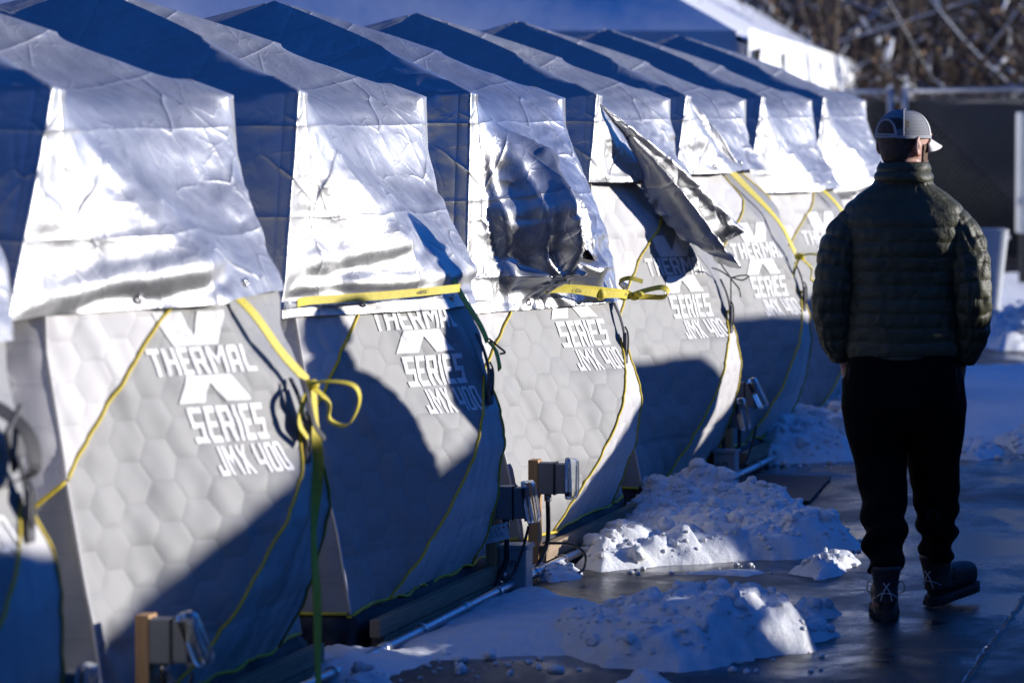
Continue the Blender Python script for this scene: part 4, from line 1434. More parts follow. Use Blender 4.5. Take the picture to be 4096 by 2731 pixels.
outlet_post(11.38, .42, 'wooden outlet post with open clear lid before the nearest lettered tent', open_ang=-22, cord=C1)
outlet_post(15.66, .42, 'shaded outlet post at the second tent\'s edge, lid tilted open', open_ang=-10, tagged=True, cord=C1)
outlet_post(16.39, .45, 'sunlit pine outlet post with upright clear lid at the third tent', open_ang=0,
            cord=[(.05, .0, .12), (.14, .02, .115), (.20, .0, .08), (.205, -.03, .03), (.19, -.08, .012)])
outlet_post(20.35, .42, 'far outlet post on the left, lid tilted open, fifth tent', open_ang=-12, cord=C1)
outlet_post(20.79, .49, 'far outlet post on the right with lid swung out, fifth tent', open_ang=-26, cord=C1)
def tag_under(y, ang=-38):
    tg = empty('warning_tag', (-3.64, y, .215))
    tg.rotation_euler = (0, math.radians(ang), math.radians(10))
    box('card', (0, 0, 0), (.10, .0014, .045), M['paper'], tg, bev=.0004)
    for r_ in range(5):
        bm = bmesh.new(); add_box(bm, (-.002, -.0012, .015 - r_ * .006), (.075, .0004, .0018)); bobj('printed_line', bm, M['ink'], tg)
    tag(tg, 'slanted paper tag hanging under the nearest outlet post\'s open lid', 'tag')
tag_under(11.42)

def junction(y, label, x=-3.585):
    o = empty('junction_box', (x, y, 0))
    box('body', (0, 0, .088), (.105, .12, .165), M['jbox'], o, bev=.006)
    box('lid', (0, 0, .178), (.118, .132, .016), M['jbox'], o, bev=.003)
    for sx in (-.05, .05):
        box('mounting_foot', (sx, -.068, .006), (.02, .03, .008), M['zinc'], o, bev=.001)
    tube('connector', [(-.03, -.058, .075), (-.03, -.085, .075)], .014, M['zinc'], o, n=3, seg=6)
    tube('conduit_stub', [(-.02, -.055, .036), (-.035, -.11, .036)], .020, M['steel'], o, n=4, seg=10)
    ps, w = text_polys('0 :23', .022, .05, .1)
    lettering('marker_writing', ps, lambda u, v: np.stack([u - .035, np.full_like(u, -.0612), v + .105], 1), M['ink'], o, 1)
    tag(o, label, 'junction box', 'junction boxes on the conduit')
junction(15.72, 'grey steel junction box with handwritten numbers beside the second tent')
junction(20.3, 'grey steel junction box beyond the broad snow heap')
junction(10.3, 'grey steel junction box below the left edge outlet post')

# ---------------------------------------------------------------- straps
def sp(i, p, z, off):
    BK[0] = 1.12 if i == 1 else 1.0
    return wall_pt(0, [p], [z], i * 7 + 3, off, 0)[0] + np.array([TX, TY[i], 0])
def bow(name_parent, c, s=1.0, flip=1):
    """knot with one loop and a short tail, around point c (world)"""
    c = np.array(c)
    ribbon('loop', [c, c + s * np.array([.05, -.02, .012]), c + s * np.array([.125, .0, .0]), c + s * np.array([.135, .03, -.05]), c + s * np.array([.10, .03, -.115]), c + s * np.array([.05, .02, -.10]), c + s * np.array([.052, .0, -.05]), c], .024, (.1, 1, .3), M['strap'], name_parent, n=46)
    ribbon('tail', [c, c + s * np.array([-.015, -.03, -.05]), c + s * np.array([-.02, -.045, -.11]), c + s * np.array([.0, -.03, -.15])], .024, (.3, 1, 0), M['strap'], name_parent, n=16)
    V, F = [], []
    bm = bmesh.new()
    bmesh.ops.create_icosphere(bm, subdivisions=2, radius=.021 * s)
    rg = random.Random(4)
    for v in bm.verts:
        v.co = Vector((v.co.x * 1.1, v.co.y, v.co.z * .8)) * rg.uniform(.8, 1.15) + Vector(c)
    bobj('knot', bm, M['strap'], name_parent, True)
def clam_print(parent, pts, n=2, up=-1):
    """small dark maker's print along a strap running between two points"""
    a, b = np.array(pts[0]), np.array(pts[1])
    for k in range(n):
        f = (k + .5) / n
        c = a * (1 - f) + b * f
        ps, w = text_polys('CLAM', .0125, .045, .12)
        fr = [[(-.014, 0), (-.011, 0), (-.011, .0125), (-.014, .0125)], [(-.011, .0105), (-.003, .0105), (-.003, .0125), (-.011, .0125)], [(-.011, 0), (-.003, 0), (-.003, .002), (-.011, .002)]]
        d = (b - a) / np.linalg.norm(b - a)
        def mp(u, v):
            return c[None, :] + d[None, :] * ((u - .022) * up)[:, None] + np.array([[0.0, 0, 1]]) * ((v - .006) * up)[:, None] + np.array([[.0045, -.002, 0]])
        lettering('maker_print', ps + fr, mp, M['ink'], parent, 1)

s1 = empty('tie_down_strap', sp(1, -.2, 1.0, .05)); o1 = np.array(s1.location)
def loc(o, pts): return [np.array(q) - np.array(o.location) for q in pts]
ribbon('band', loc(s1, [sp(1, -.24, 1.285, .035), sp(1, -.20, 1.22, .055), sp(1, -.12, 1.11, .06), sp(1, -.03, 1.02, .07)]), .038, (.2, 1, .3), M['strap'], s1, n=30)
h1 = sp(1, .0, 1.01, .075)
ribbon('band', loc(s1, [h1, h1 + np.array([.005, .0, -.12]), h1 + np.array([.012, .01, -.25]), h1 + np.array([.0, .0, -.45]), h1 + np.array([.01, .0, -.65]), h1 + np.array([.012, .0, -.85]), h1 + np.array([.02, .0, -.995])]), .034, [(.2, 1, 0), (.4, 1, 0), (1, .3, 0), (.2, 1, 0), (.6, 1, 0), (.2, 1, 0), (.2, 1, 0)], M['strap'], s1, n=60)
bow(s1, sp(1, -.03, 1.01, .075) - o1, 1.05)
ribbon('black_webbing', loc(s1, [sp(1, -.08, 1.03, .07), sp(1, -.12, .98, .08), sp(1, -.10, .90, .08), sp(1, -.06, .85, .07)]), .022, (.2, 1, 0), M['black'], s1, n=20)
tag(s1, 'yellow tie-down strap with a big loop and long tail, nearest lettered tent', 'strap', 'yellow straps')

s2 = empty('tie_down_strap', sp(2, -.5, 1.19, .05))
a2, b2 = sp(2, -1.0, 1.185, .075), sp(2, -.28, 1.20, .085)
ribbon('band', loc(s2, [sp(2, -1.0, 1.182, .055) + np.array([0, -.15, .0]), a2, sp(2, -.65, 1.19, .085), b2, sp(2, -.14, 1.20, .06)]), .028, [(0, 0, 1)] * 4 + [(.3, .5, .6)], M['strap'], s2, n=50)
clam_print(s2, loc(s2, [sp(2, -.55, 1.193, .092), sp(2, -.24, 1.20, .092)]), 2)
ribbon('band', loc(s2, [sp(2, -.12, 1.225, .055), sp(2, -.08, 1.15, .06), sp(2, -.02, 1.06, .055), sp(2, .01, 1.0, .05)]), .030, [(.2, 1, .3)] * 4, M['strap'], s2, n=30)
tube('hook', loc(s2, [sp(2, .01, 1.01, .06), sp(2, .03, .985, .075), sp(2, .05, .96, .09), sp(2, .03, .955, .075)]), .004, M['cable'], s2, n=16, seg=6)
ribbon('tail', loc(s2, [sp(2, .01, 1.0, .055), sp(2, .0, .97, .07), sp(2, -.02, .93, .07), sp(2, -.01, .90, .06)]), .026, (.2, 1, 0), M['strap'], s2, n=16)
tag(s2, 'yellow strap running level across the second tent\'s tarp hem', 'strap', 'yellow straps')

s3 = empty('tie_down_strap', sp(3, -.5, 1.1, .05)); o3 = np.array(s3.location)
k3 = sp(3, -.33, 1.075, .10)
ribbon('band', loc(s3, [sp(3, -.62, 1.105, .06), sp(3, -.5, 1.10, .085), sp(3, -.40, 1.085, .10), k3, sp(3, -.2, 1.07, .10), sp(3, -.05, 1.06, .09), sp(3, .02, 1.055, .09)]), .030, [(.15, 0, 1)] * 7, M['strap'], s3, n=60)
ribbon('band', loc(s3, [sp(3, -.61, 1.115, .07), sp(3, -.45, 1.105, .095), sp(3, -.25, 1.085, .105), sp(3, -.05, 1.07, .10)]), .024, [(.3, 0, 1)] * 4, M['strap'], s3, n=40)
clam_print(s3, loc(s3, [sp(3, -.5, 1.098, .098), sp(3, -.06, 1.062, .11)]), 4, 1)
bm = bmesh.new(); bmesh.ops.create_icosphere(bm, subdivisions=2, radius=.022)
for v in bm.verts: v.co = Vector((v.co.x, v.co.y * .9, v.co.z * 1.2)) + Vector(k3 - o3)
bobj('knot', bm, M['strap'], s3, True)
e3_ = sp(3, .02, 1.055, .095) - o3
ribbon('loop', [e3_, e3_ + np.array([.05, .02, .02]), e3_ + np.array([.12, .03, .035]), e3_ + np.array([.15, .04, .02]), e3_ + np.array([.13, .05, -.005]), e3_ + np.array([.06, .04, -.005]), e3_], .028, (.2, .6, .5), M['strap'], s3, n=40)
ribbon('tail', [e3_ + np.array([-.02, -.02, .03]), e3_ + np.array([-.04, -.03, .06]), e3_ + np.array([.0, -.03, .075]), e3_ + np.array([.05, .0, .06])], .018, (.2, .3, 1), M['strap'], s3, n=20)
for k in range(4):
    bm = bmesh.new(); bmesh.ops.create_icosphere(bm, subdivisions=2, radius=.017)
    for v in bm.verts: v.co = Vector((v.co.x * 1.3, v.co.y, v.co.z * .8)) + Vector(e3_ + np.array([-.03 + k * .022, -.01 * (k % 2), -.006 + .014 * (k % 2)]))
    bobj('knot', bm, M['strap'], s3, True)
bm = bmesh.new(); add_box(bm, e3_ + np.array([-.025, -.02, .045]), (.03, .03, .022), Matrix.Rotation(.5, 3, 'Y'), .003); bobj('buckle', bm, M['zinc'], s3)
tag(s3, 'yellow strap knotted twice over the crumpled tarp on the third tent', 'strap', 'yellow straps')

s5 = empty('tie_down_strap', sp(5, -.2, 1.2, .05)); o5 = np.array(s5.location)
ribbon('band', loc(s5, [sp(5, -.36, 1.58, .08), sp(5, -.26, 1.45, .06), sp(5, -.14, 1.25, .06), sp(5, -.03, 1.08, .06)]), .040, [(.2, 1, .3), (.6, 1, .3), (.1, 1, .3), (.2, 1, .3)], M['strap'], s5, n=40)
bow(s5, sp(5, -.02, 1.06, .07) - o5, 1.2)
tag(s5, 'yellow strap slanting down the fifth tent to a tied bow', 'strap', 'yellow straps')
s6 = empty('tie_down_strap', sp(6, -.25, 1.3, .05))
ribbon('band', loc(s6, [sp(6, -.30, 1.40, .05), sp(6, -.20, 1.28, .05), sp(6, -.10, 1.16, .06), sp(6, -.02, 1.05, .06)]), .034, (.2, 1, .3), M['strap'], s6, n=30)
tag(s6, 'short yellow strap on the sixth tent beside the man\'s left shoulder', 'strap', 'yellow straps')
s0 = empty('tie_down_strap', sp(0, -.1, 1.0, .05)); o0 = np.array(s0.location)
bow(s0, sp(0, -.38, .93, .02) - o0, .75)
ribbon('black_webbing', loc(s0, [sp(0, -.12, 1.13, .02), sp(0, -.06, 1.10, .06), sp(0, -.04, 1.04, .09), sp(0, -.07, .96, .08), sp(0, -.12, .92, .03)]), .05, (.3, 1, .2), M['black'], s0, n=24)
bm = bmesh.new(); add_box(bm, np.array(sp(0, -.02, 1.03, .05)) - o0, (.012, .13, .12), Matrix.Rotation(.5, 3, 'X'), .004); bobj('black_pad', bm, M['greyfab'], s0)
tag(s0, 'blurred black and yellow strap end at the left edge', 'strap', 'yellow straps')
# thin dark guy cord on the fourth tent
g4 = empty('guy_cord', sp(4, -.1, 1.1, .05)); o4 = np.array(g4.location)
kn = sp(4, .0, 1.035, .08) - o4
tube('cord', [sp(4, -.22, 1.26, .09) - o4, sp(4, -.10, 1.13, .08) - o4, kn], .0035, M['cable'], g4, n=20, seg=6)
tube('cord', [sp(4, -.24, 1.09, .07) - o4, sp(4, -.12, 1.07, .07) - o4, kn], .0035, M['cable'], g4, n=20, seg=6)
tube('cord', [kn, kn + np.array([.05, -.02, .012]), kn + np.array([.085, 0, .01]), kn + np.array([.05, .02, -.012]), kn, kn + np.array([.04, -.01, -.05]), kn + np.array([.05, -.01, -.09])], .0035, M['cable'], g4, n=36, seg=6)
tube('cord', [kn, kn + np.array([.0, .0, -.15]), kn + np.array([-.01, .0, -.32])], .0035, M['cable'], g4, n=20, seg=6)
tag(g4, 'thin dark guy cord knotted at the side of the fourth tent', 'cord')

# ---------------------------------------------------------------- loose tarp flaps
def flap(parent, name, path, w0, w1, tw0, tw1, mat, n=60, m=25, seed=1, fold=.6):
    """hanging strip of tarp folded lengthwise: V-profile swept along a path and twisted"""
    P = crom(path, n)
    T, N, B = frames(P)
    V = []
    for i in range(n):
        f = i / (n - 1)
        w = np.interp(f, np.linspace(0, 1, len(w0)), w0) if not np.isscalar(w0) else w0 * (1 - f) + w1 * f
        a0 = tw0 + (tw1 - tw0) * f
        for k in range(m):
            u = -1 + 2 * k / (m - 1)
            # folded like a hairpin with unequal sides and rolled rims
            ang = a0 + fold * (1 if u > 0 else -1) * min(1, abs(u) * 3)
            rad = w * abs(u) * (1.0 if u > 0 else .72)
            off = N[i] * math.cos(ang) * rad + B[i] * math.sin(ang) * rad
            V.append(P[i] + off)
    P3 = np.array(V)
    d = .016 * vnoise(P3 * 6 + seed, seed) + .010 * ridge(P3 * 11 + seed, seed + 2, 2)
    P3 = P3 + np.stack([d, d * .4, d * .3], 1)
    return mobj(name, P3, grid_faces(m, n), M[mat], parent)
def L4(p, z, off): return wall_pt(0, [p], [z], 4 * 7 + 3, off, 0)[0]
def fan(parent, name, apex, ends, depth, cycles, mat, seed=1, n=110, m=60, bow_=.04, crumple=.02, phase=0.0):
    """loose tarp corner: pleats fanning out of one point, deeper towards the free end"""
    E = crom(ends, n)
    V = []
    for j in range(m):
        r = (j / (m - 1))
        for i in range(n):
            q = i / (n - 1)
            p = apex + (E[i] - apex) * r
            fl_ = math.cos(2 * math.pi * cycles * q + phase)
            fl_ = math.copysign(abs(fl_) ** .75, fl_)
            p = p + np.array([1.0, -.35, .1]) * depth * fl_ * r ** 1.1
            p = p + np.array([1.0, 0, .3]) * bow_ * math.sin(math.pi * r)
            V.append(p)
    P = np.array(V); R = np.repeat(np.linspace(0, 1, m), n)
    d = .004 * ridge(P * 9 + seed, seed, 2) + crumple * np.clip((R - .70) / .3, 0, 1) * ridge(P * 10 + seed, seed + 4, 2)
    P = P + np.stack([d, -d * .5, d * .3], 1)
    return mobj(name, P, grid_faces(n, m), M[mat], parent, uv=np.stack([P[:, 1], P[:, 2]], 1))
BK[0] = 1.0
nc4 = np.array([1.05, -.84, 1.86])
fan(tarps[4], 'twisted_corner', nc4, [L4(-.66, 1.46, .05), L4(-.52, 1.28, .10), L4(-.36, 1.13, .15), L4(-.28, 1.08, .17), L4(-.22, 1.15, .13), L4(-.15, 1.23, .17), L4(-.08, 1.25, .20), L4(-.02, 1.27, .16)], .060, 2.4, 'tarp_shiny', seed=5, phase=1.0)
def L5(p, z, off): return wall_pt(0, [p], [z], 5 * 7 + 3, off, 0)[0]
fan(tarps[5], 'raised_edge', np.array([.80, -.50, 2.02]), [L5(-.46, 1.66, .08), L5(-.38, 1.58, .12), L5(-.30, 1.55, .13), L5(-.22, 1.60, .08)], .022, 1.2, 'tarp', seed=15, crumple=.006, bow_=.05, n=50, m=40)

def L3(p, z, off): return wall_pt(0, [p], [z], 3 * 7 + 3, off, 0)[0]
flap(tarps[3], 'crumpled_fold', [L3(-.62, 1.80, .05), L3(-.55, 1.62, .08), L3(-.46, 1.45, .09), L3(-.36, 1.30, .10), L3(-.20, 1.20, .06)], [.02, .07, .10, .09, .03], .1, .9, 1.5, 'tarp_shiny', seed=29, fold=.7, n=80, m=31)
flap(tarps[3], 'crumpled_fold', [L3(-.80, 1.40, .05), L3(-.72, 1.28, .08), L3(-.66, 1.18, .08), L3(-.63, 1.10, .05)], [.04, .09, .07, .02], .1, .2, .9, 'tarp_shiny', seed=37, fold=.9, n=60, m=31)
# ---------------------------------------------------------------- person
M['skin'] = m_simple('skin', (.50, .27, .20), .5, var=.08, scale=30, bump=.1, sss=.15)
M['skin'].node_tree.nodes['Principled BSDF'].inputs['Subsurface Radius'].default_value = (.02, .008, .004)
M['hair'] = m_simple('brown_hair', (.045, .030, .020), .6, var=.5, scale=90, bump=.8, bdist=.006)
M['beard'] = m_simple('brown_stubble', (.14, .075, .045), .7, var=.5, scale=120, bump=.8, bdist=.004)
t = NT('olive_jacket'); v = t.coord('Object')
t.set(col=t.ramp(t.noise(v, 8, 3), [(.3, (.047, .048, .026)), (.7, (.064, .063, .036))]), rough=.50, spec=.3)
b1 = t.bump(t.noise(v, 24, 4, .6, .8), .45, .014); t.bump(t.noise(v, 90, 3), .2, .003, b1)
M['jacket'] = t.m
M['pants'] = m_simple('black_trousers', (.0030, .0030, .0036), .85, var=.2, scale=20, bump=.25, bdist=.008, spec=.08)
M['boot'] = m_simple('dark_boot', (.016, .015, .015), .6, var=.3, scale=30, bump=.4)
M['sole'] = m_simple('boot_sole', (.022, .020, .019), .7, var=.2, scale=40, bump=.5)
M['reflect'] = m_simple('pale_lace', (.62, .64, .66), .5)
t = NT('cap_mesh'); v = t.coord('Object')
wv = t.n('TexWave', wave_type='BANDS', bands_direction='Z'); wv.inputs['Scale'].default_value = 62; wv.inputs['Distortion'].default_value = .4; wv.inputs['Detail Scale'].default_value = 2
t.l(v, wv.inputs['Vector'])
t.set(col=t.ramp(wv.outputs['Fac'], [(.35, (.095, .098, .11)), (.65, (.30, .31, .33))]), rough=.75)
t.bump(wv.outputs['Fac'], .5, .002)
M['capmesh'] = t.m
M['cap'] = m_simple('grey_cap_cloth', (.30, .31, .33), .75, var=.08, scale=80)
M['capbrim'] = m_simple('pale_cap_brim', (.62, .60, .57), .7, var=.06, scale=80)
M['dark_inside'] = m_simple('dark_lining', (.02, .02, .022), .8)

def loft(rings, seg=40, cap=True, power=2.3, puff=None, close=True):
    """rings: (x, y, z, rx, ry) stacked by z"""
    V, F = [], []
    for (x, y, z, rx, ry) in rings:
        for k in range(seg):
            a = 2 * math.pi * k / seg
            c, s = math.cos(a), math.sin(a)
            V.append((x + rx * abs(c) ** (2 / power) * (1 if c >= 0 else -1), y + ry * abs(s) ** (2 / power) * (1 if s >= 0 else -1), z))
    n = len(rings)
    for j in range(n - 1):
        for k in range(seg):
            F.append((j * seg + k, j * seg + (k + 1) % seg, (j + 1) * seg + (k + 1) % seg, (j + 1) * seg + k))
    if cap:
        F.append(tuple(range(seg))[::-1]); F.append(tuple((n - 1) * seg + k for k in range(seg)))
    return V, F
def dense(keys, step):
    K = np.array(keys, float)
    n = max(4, int((K[-1, 2] - K[0, 2]) / step))
    zs = np.linspace(K[0, 2], K[-1, 2], n)
    # smooth interpolation through keys
    out = crom(keys, n * 2)
    res = []
    for z in zs:
        res.append(tuple(np.interp(z, out[:, 2], out[:, q]) if q != 2 else z for q in range(5)))
    return res

person = empty('person', (-2.07, 15.40, 0), math.radians(6))
tag(person, 'man walking away in a dark green quilted jacket, grey cap and black trousers', 'person', 'people')

ARM_L = [(-.17, .0, 1.43), (-.225, -.02, 1.30), (-.252, -.035, 1.17), (-.246, .0, 1.04), (-.205, .05, .91)]
ARM_R = [(-x, y, z) for x, y, z in ARM_L]
LEG_L = [(-.095, .0, .93), (-.085, .0, .62), (-.065, -.05, .45), (-.055, -.19, .10)]
LEG_R = [(.095, .0, .93), (.105, .09, .62), (.115, .16, .47), (.135, .27, .10)]

# ---- body: one continuous mesh (head, neck, trunk, limbs, hands) by voxel union
HY = math.radians(-40)      # head turned to the right
def hr(x, y, z):
    return (x * math.cos(HY) - y * math.sin(HY), x * math.sin(HY) + y * math.cos(HY) + .015, z)
parts = []
head_keys = [(0, .045, 1.580, .030, .030), (0, .030, 1.592, .047, .058), (0, .018, 1.615, .058, .075), (0, .008, 1.645, .065, .088), (0, .002, 1.675, .070, .095), (0, .0, 1.705, .074, .098),
             (0, -.002, 1.735, .077, .101), (0, -.004, 1.760, .076, .100), (0, -.006, 1.785, .068, .090), (0, -.006, 1.802, .052, .070), (0, -.006, 1.812, .030, .040), (0, -.006, 1.815, .010, .012)]
V, F = loft(dense(head_keys, .006), 36, True, 2.15)
parts.append(([hr(*p) for p in V], F))
parts.append(loft([(0, -.012, 1.40, .075, .075), (0, -.010, 1.48, .064, .066), (0, -.006, 1.56, .060, .064), (0, .0, 1.64, .058, .062)], 24))
def blob(c, r, sc=(1, 1, 1)):
    bm = bmesh.new(); bmesh.ops.create_icosphere(bm, subdivisions=3, radius=r)
    V = [(v.co.x * sc[0] + c[0], v.co.y * sc[1] + c[1], v.co.z * sc[2] + c[2]) for v in bm.verts]; F = [tuple(v.index for v in f.verts) for f in bm.faces]
    bm.free(); return V, F
def head_blob(c, r, sc=(1, 1, 1)):
    V, F = blob((0, 0, 0), r, sc); return [hr(v[0] + c[0], v[1] + c[1], v[2] + c[2]) for v in V], F
parts.append(head_blob((0, .105, 1.682), .016, (.9, 1.2, 1.0)))          # nose tip
parts.append(head_blob((0, .098, 1.705), .013, (.7, 1.0, 2.2)))          # nose bridge
parts.append(head_blob((0, .088, 1.648), .020, (1.3, .6, .55)))          # lips
parts.append(head_blob((0, .074, 1.600), .024, (1.2, 1.0, .9)))          # chin
for s in (-1, 1):
    parts.append(head_blob((s * .033, .084, 1.738), .020, (1.4, .6, .5)))    # brow
    parts.append(head_blob((s * .048, .066, 1.690), .022, (1.0, .8, .8)))    # cheek
    # ear: rim and lobe standing off the head
    for k in range(9):
        a = math.pi * (.10 + 1.05 * k / 8)
        parts.append(head_blob((s * (.086 + .010 * math.sin(a)), -.018 + .012 * math.cos(a + 1.4) - .010 * math.sin(a), 1.698 + .031 * math.cos(a)), .0075, (.8, 1, 1)))
    parts.append(head_blob((s * .085, -.018, 1.696), .023, (.40, .55, 1.25)))
    parts.append(head_blob((s * .078, -.004, 1.668), .009, (.8, 1, 1)))
# trunk
parts.append(loft(dense([(0, 0, .78, .13, .10), (0, 0, .90, .16, .115), (0, 0, 1.05, .145, .10), (0, 0, 1.25, .165, .11), (0, 0, 1.40, .175, .105), (0, -.005, 1.48, .12, .085), (0, -.01, 1.52, .07, .07)], .03), 28))
for A in (ARM_L, ARM_R):
    parts.append(tube_data(A, [.055, .048, .042, .036, .028], 24, 14))
    w = np.array(A[-1]); sg = 1 if w[0] > 0 else -1
    wr = [tuple(w), tuple(w + np.array([-sg * .01, .03, -.05])), tuple(w + np.array([-sg * .02, .05, -.09]))]
    parts.append(tube_data(wr, [.026, .030, .026], 8, 12))
    for q, (dy, L) in enumerate(((-.022, .062), (-.007, .070), (.008, .066), (.022, .052))):
        b = np.array(wr[-1]) + np.array([0, dy, .005])
        parts.append(tube_data([tuple(b), tuple(b + np.array([-sg * .005, .012, -L * .55])), tuple(b + np.array([-sg * .02, .016, -L]))], [.0095, .009, .007], 8, 8))
    b = np.array(wr[1]) + np.array([0, .025, .0])
    parts.append(tube_data([tuple(b), tuple(b + np.array([-sg * .012, .028, -.03])), tuple(b + np.array([-sg * .022, .03, -.06]))], [.011, .0105, .008], 8, 8))
for Lg in (LEG_L, LEG_R):
    parts.append(tube_data(Lg, [.088, .066, .056, .042], 26, 16))
    f0 = np.array(Lg[-1]); sg = 1 if f0[0] > 0 else -1
    parts.append(tube_data([tuple(f0 + np.array([0, -.02, -.02])), tuple(f0 + np.array([.01 * sg, .06, -.045])), tuple(f0 + np.array([.02 * sg, .15, -.055]))], [.038, .04, .03], 10, 12))
V, F = join_data(parts)
bd = mobj('body', V, F, M['skin'], person)
rm = bd.modifiers.new('union', 'REMESH'); rm.mode = 'VOXEL'; rm.voxel_size = .0048; rm.use_smooth_shade = True
sm = bd.modifiers.new('smooth', 'SMOOTH'); sm.iterations = 3; sm.factor = .5
dg = bpy.context.evaluated_depsgraph_get()
me = bpy.data.meshes.new_from_object(bd.evaluated_get(dg))
bd.modifiers.clear(); bd.data = me

# eyes
for s in (-1, 1):
    c = hr(s * .033, .083, 1.712)
    V, F = blob(c, .011); e = mobj('eye', V, F, M['print'], bd)
    c2 = hr(s * .033, .0915, 1.712)
    V, F = blob(c2, .005); mobj('iris', V, F, M['ink'], e)

# hair: short cropped shell round the back and sides; beard along the jaw
def shell(name, mat, test, off, zs, seed):
    R = dense(head_keys, .004)
    seg = 96
    V, F, keep = [], [], []
    rows = [r for r in R if zs[0] <= r[2] <= zs[1]]
    for (x, y, z, rx, ry) in rows:
        for k in range(seg):
            a = 2 * math.pi * k / seg
            c, s = math.cos(a), math.sin(a)
            fx = abs(c) ** (2 / 2.15) * (1 if c >= 0 else -1); fy = abs(s) ** (2 / 2.15) * (1 if s >= 0 else -1)
            V.append((x + (rx + off) * fx, y + (ry + off) * fy, z)); keep.append(test(math.degrees(a), z))
    P = np.array(V); n = vnoise(P * 260, seed) * .0012 + vnoise(P * np.array([500, 500, 90]), seed + 1) * .0012
    rad = P[:, :2] / (np.linalg.norm(P[:, :2], axis=1)[:, None] + 1e-6)
    P[:, :2] += rad * n[:, None]
    for j in range(len(rows) - 1):
        for k in range(seg):
            q = (j * seg + k, j * seg + (k + 1) % seg, (j + 1) * seg + (k + 1) % seg, (j + 1) * seg + k)
            if all(keep[i] for i in q): F.append(q)
    used = sorted({i for f in F for i in f}); mp = {o: n_ for n_, o in enumerate(used)}
    return mobj(name, [hr(*P[i]) for i in used], [tuple(mp[i] for i in f) for f in F], mat, person)
# angle 90 = face (+y), 270 = back of the head
def hair_test(a, z):
    d = abs(((a - 270 + 180) % 360) - 180)
    lim = np.interp(z, [1.600, 1.64, 1.68, 1.71, 1.74], [34, 52, 70, 84, 104])
    return z > 1.598 and d < lim + 3 * math.sin(z * 900)
shell('hair', M['hair'], hair_test, .0055, (1.59, 1.80), 3)
def beard_test(a, z):
    d = abs(((a - 90 + 180) % 360) - 180)
    return d < 82 and z < 1.650 + (.055 if 55 < d < 80 else (.012 if d < 28 else .0)) and not (d < 14 and 1.640 < z < 1.655)
shell('beard', M['beard'], beard_test, .0045, (1.575, 1.72), 8)

# ---- jacket
def puffed_loft(rings, seg, period, amp, seed, power=2.4, phase=0.0):
    V, F = loft(rings, seg, False, power)
    P = np.array(V)
    cz = np.repeat(np.array([r[2] for r in rings]), seg)
    cx = np.repeat(np.array([r[0] for r in rings]), seg); cy = np.repeat(np.array([r[1] for r in rings]), seg)
    d = np.stack([P[:, 0] - cx, P[:, 1] - cy], 1); d /= np.linalg.norm(d, axis=1)[:, None] + 1e-6
    ph = (cz + phase + .004 * vnoise(P * 7, seed)) / period
    pf = np.abs(np.sin(math.pi * ph)) ** .55
    ang = np.arctan2(d[:, 1], d[:, 0])
    pucker = (1 - pf) * .0035 * vnoise(np.stack([ang * 16, cz * 20, cz * 0], 1), seed + 1) + .0035 * pf * vnoise(np.stack([ang * 11, cz * 26, cz * 0], 1), seed + 2)
    drape = .007 * vnoise(P * 6.5 + seed, seed + 3)
    P[:, :2] += d * (amp * (pf - .5) + pucker + drape)[:, None]
    return P, F
tors = [(0, .0, .925, .190, .126), (0, .0, .95, .200, .132), (0, .0, 1.05, .198, .132), (0, .0, 1.2, .200, .134), (0, -.005, 1.32, .212, .138), (0, -.010, 1.42, .222, .130), (0, -.012, 1.475, .212, .112), (0, -.012, 1.515, .175, .096), (0, -.010, 1.548, .128, .088), (0, -.006, 1.58, .100, .084), (0, -.004, 1.605, .090, .082)]
_old = [(0, .0, .925, .205, .135), (0, .0, .95, .218, .145), (0, .0, 1.05, .212, .140), (0, .0, 1.2, .208, .138), (0, -.005, 1.32, .212, .140), (0, -.010, 1.42, .212, .132), (0, -.012, 1.475, .185, .112), (0, -.012, 1.515, .130, .095), (0, -.010, 1.545, .094, .088), (0, -.006, 1.58, .084, .084), (0, -.004, 1.645, .080, .080)]
jp, jf = puffed_loft(dense(tors, .0045), 110, .052, .0055, 2)
jk = []
jk.append((jp, jf))
def sleeve(A, seed):
    n, seg = 170, 64
    P = crom(A, n); R = np.interp(np.linspace(0, 1, n), [0, .12, .3, .5, .75, .93, 1], [.066, .076, .078, .075, .068, .058, .046])
    T, N, B = frames(P)
    s = np.concatenate([[0], np.cumsum(np.linalg.norm(np.diff(P, axis=0), axis=1))])
    V = []
    for i in range(n):
        for k in range(seg):
            a = 2 * math.pi * k / seg
            V.append(P[i] + (math.cos(a) * N[i] + math.sin(a) * B[i]) * R[i])
    V = np.array(V); S_ = np.repeat(s, seg); A_2 = np.tile(np.arange(seg) * 2 * math.pi / seg, n)
    D = V - np.repeat(P, seg, axis=0); D /= np.linalg.norm(D, axis=1)[:, None]
    ph = (S_ + .004 * vnoise(V * 9, seed)) / .050
    pf = np.abs(np.sin(math.pi * ph)) ** .55
    w = .0065 * (pf - .5) + (.004 + .004 * (1 - pf)) * vnoise(np.stack([A_2 * 6, S_ * 26, S_ * 0 + seed], 1), seed) + .007 * vnoise(V * 9, seed + 5)
    V = V + D * w[:, None]
    F = []
    for i in range(n - 1):
        for k in range(seg):
            F.append((i * seg + k, i * seg + (k + 1) % seg, (i + 1) * seg + (k + 1) % seg, (i + 1) * seg + k))
    return V, F
SL_L = [(-.150, -.012, 1.425), (-.196, -.014, 1.385), (-.232, -.022, 1.29), (-.252, -.035, 1.17), (-.246, .0, 1.04), (-.215, .045, .925)]
SL_R = [(-x, y, z) for x, y, z in SL_L]
V, F = join_data(jk)
jo = mobj('jacket', V, F, M['jacket'], person); recalc(jo)
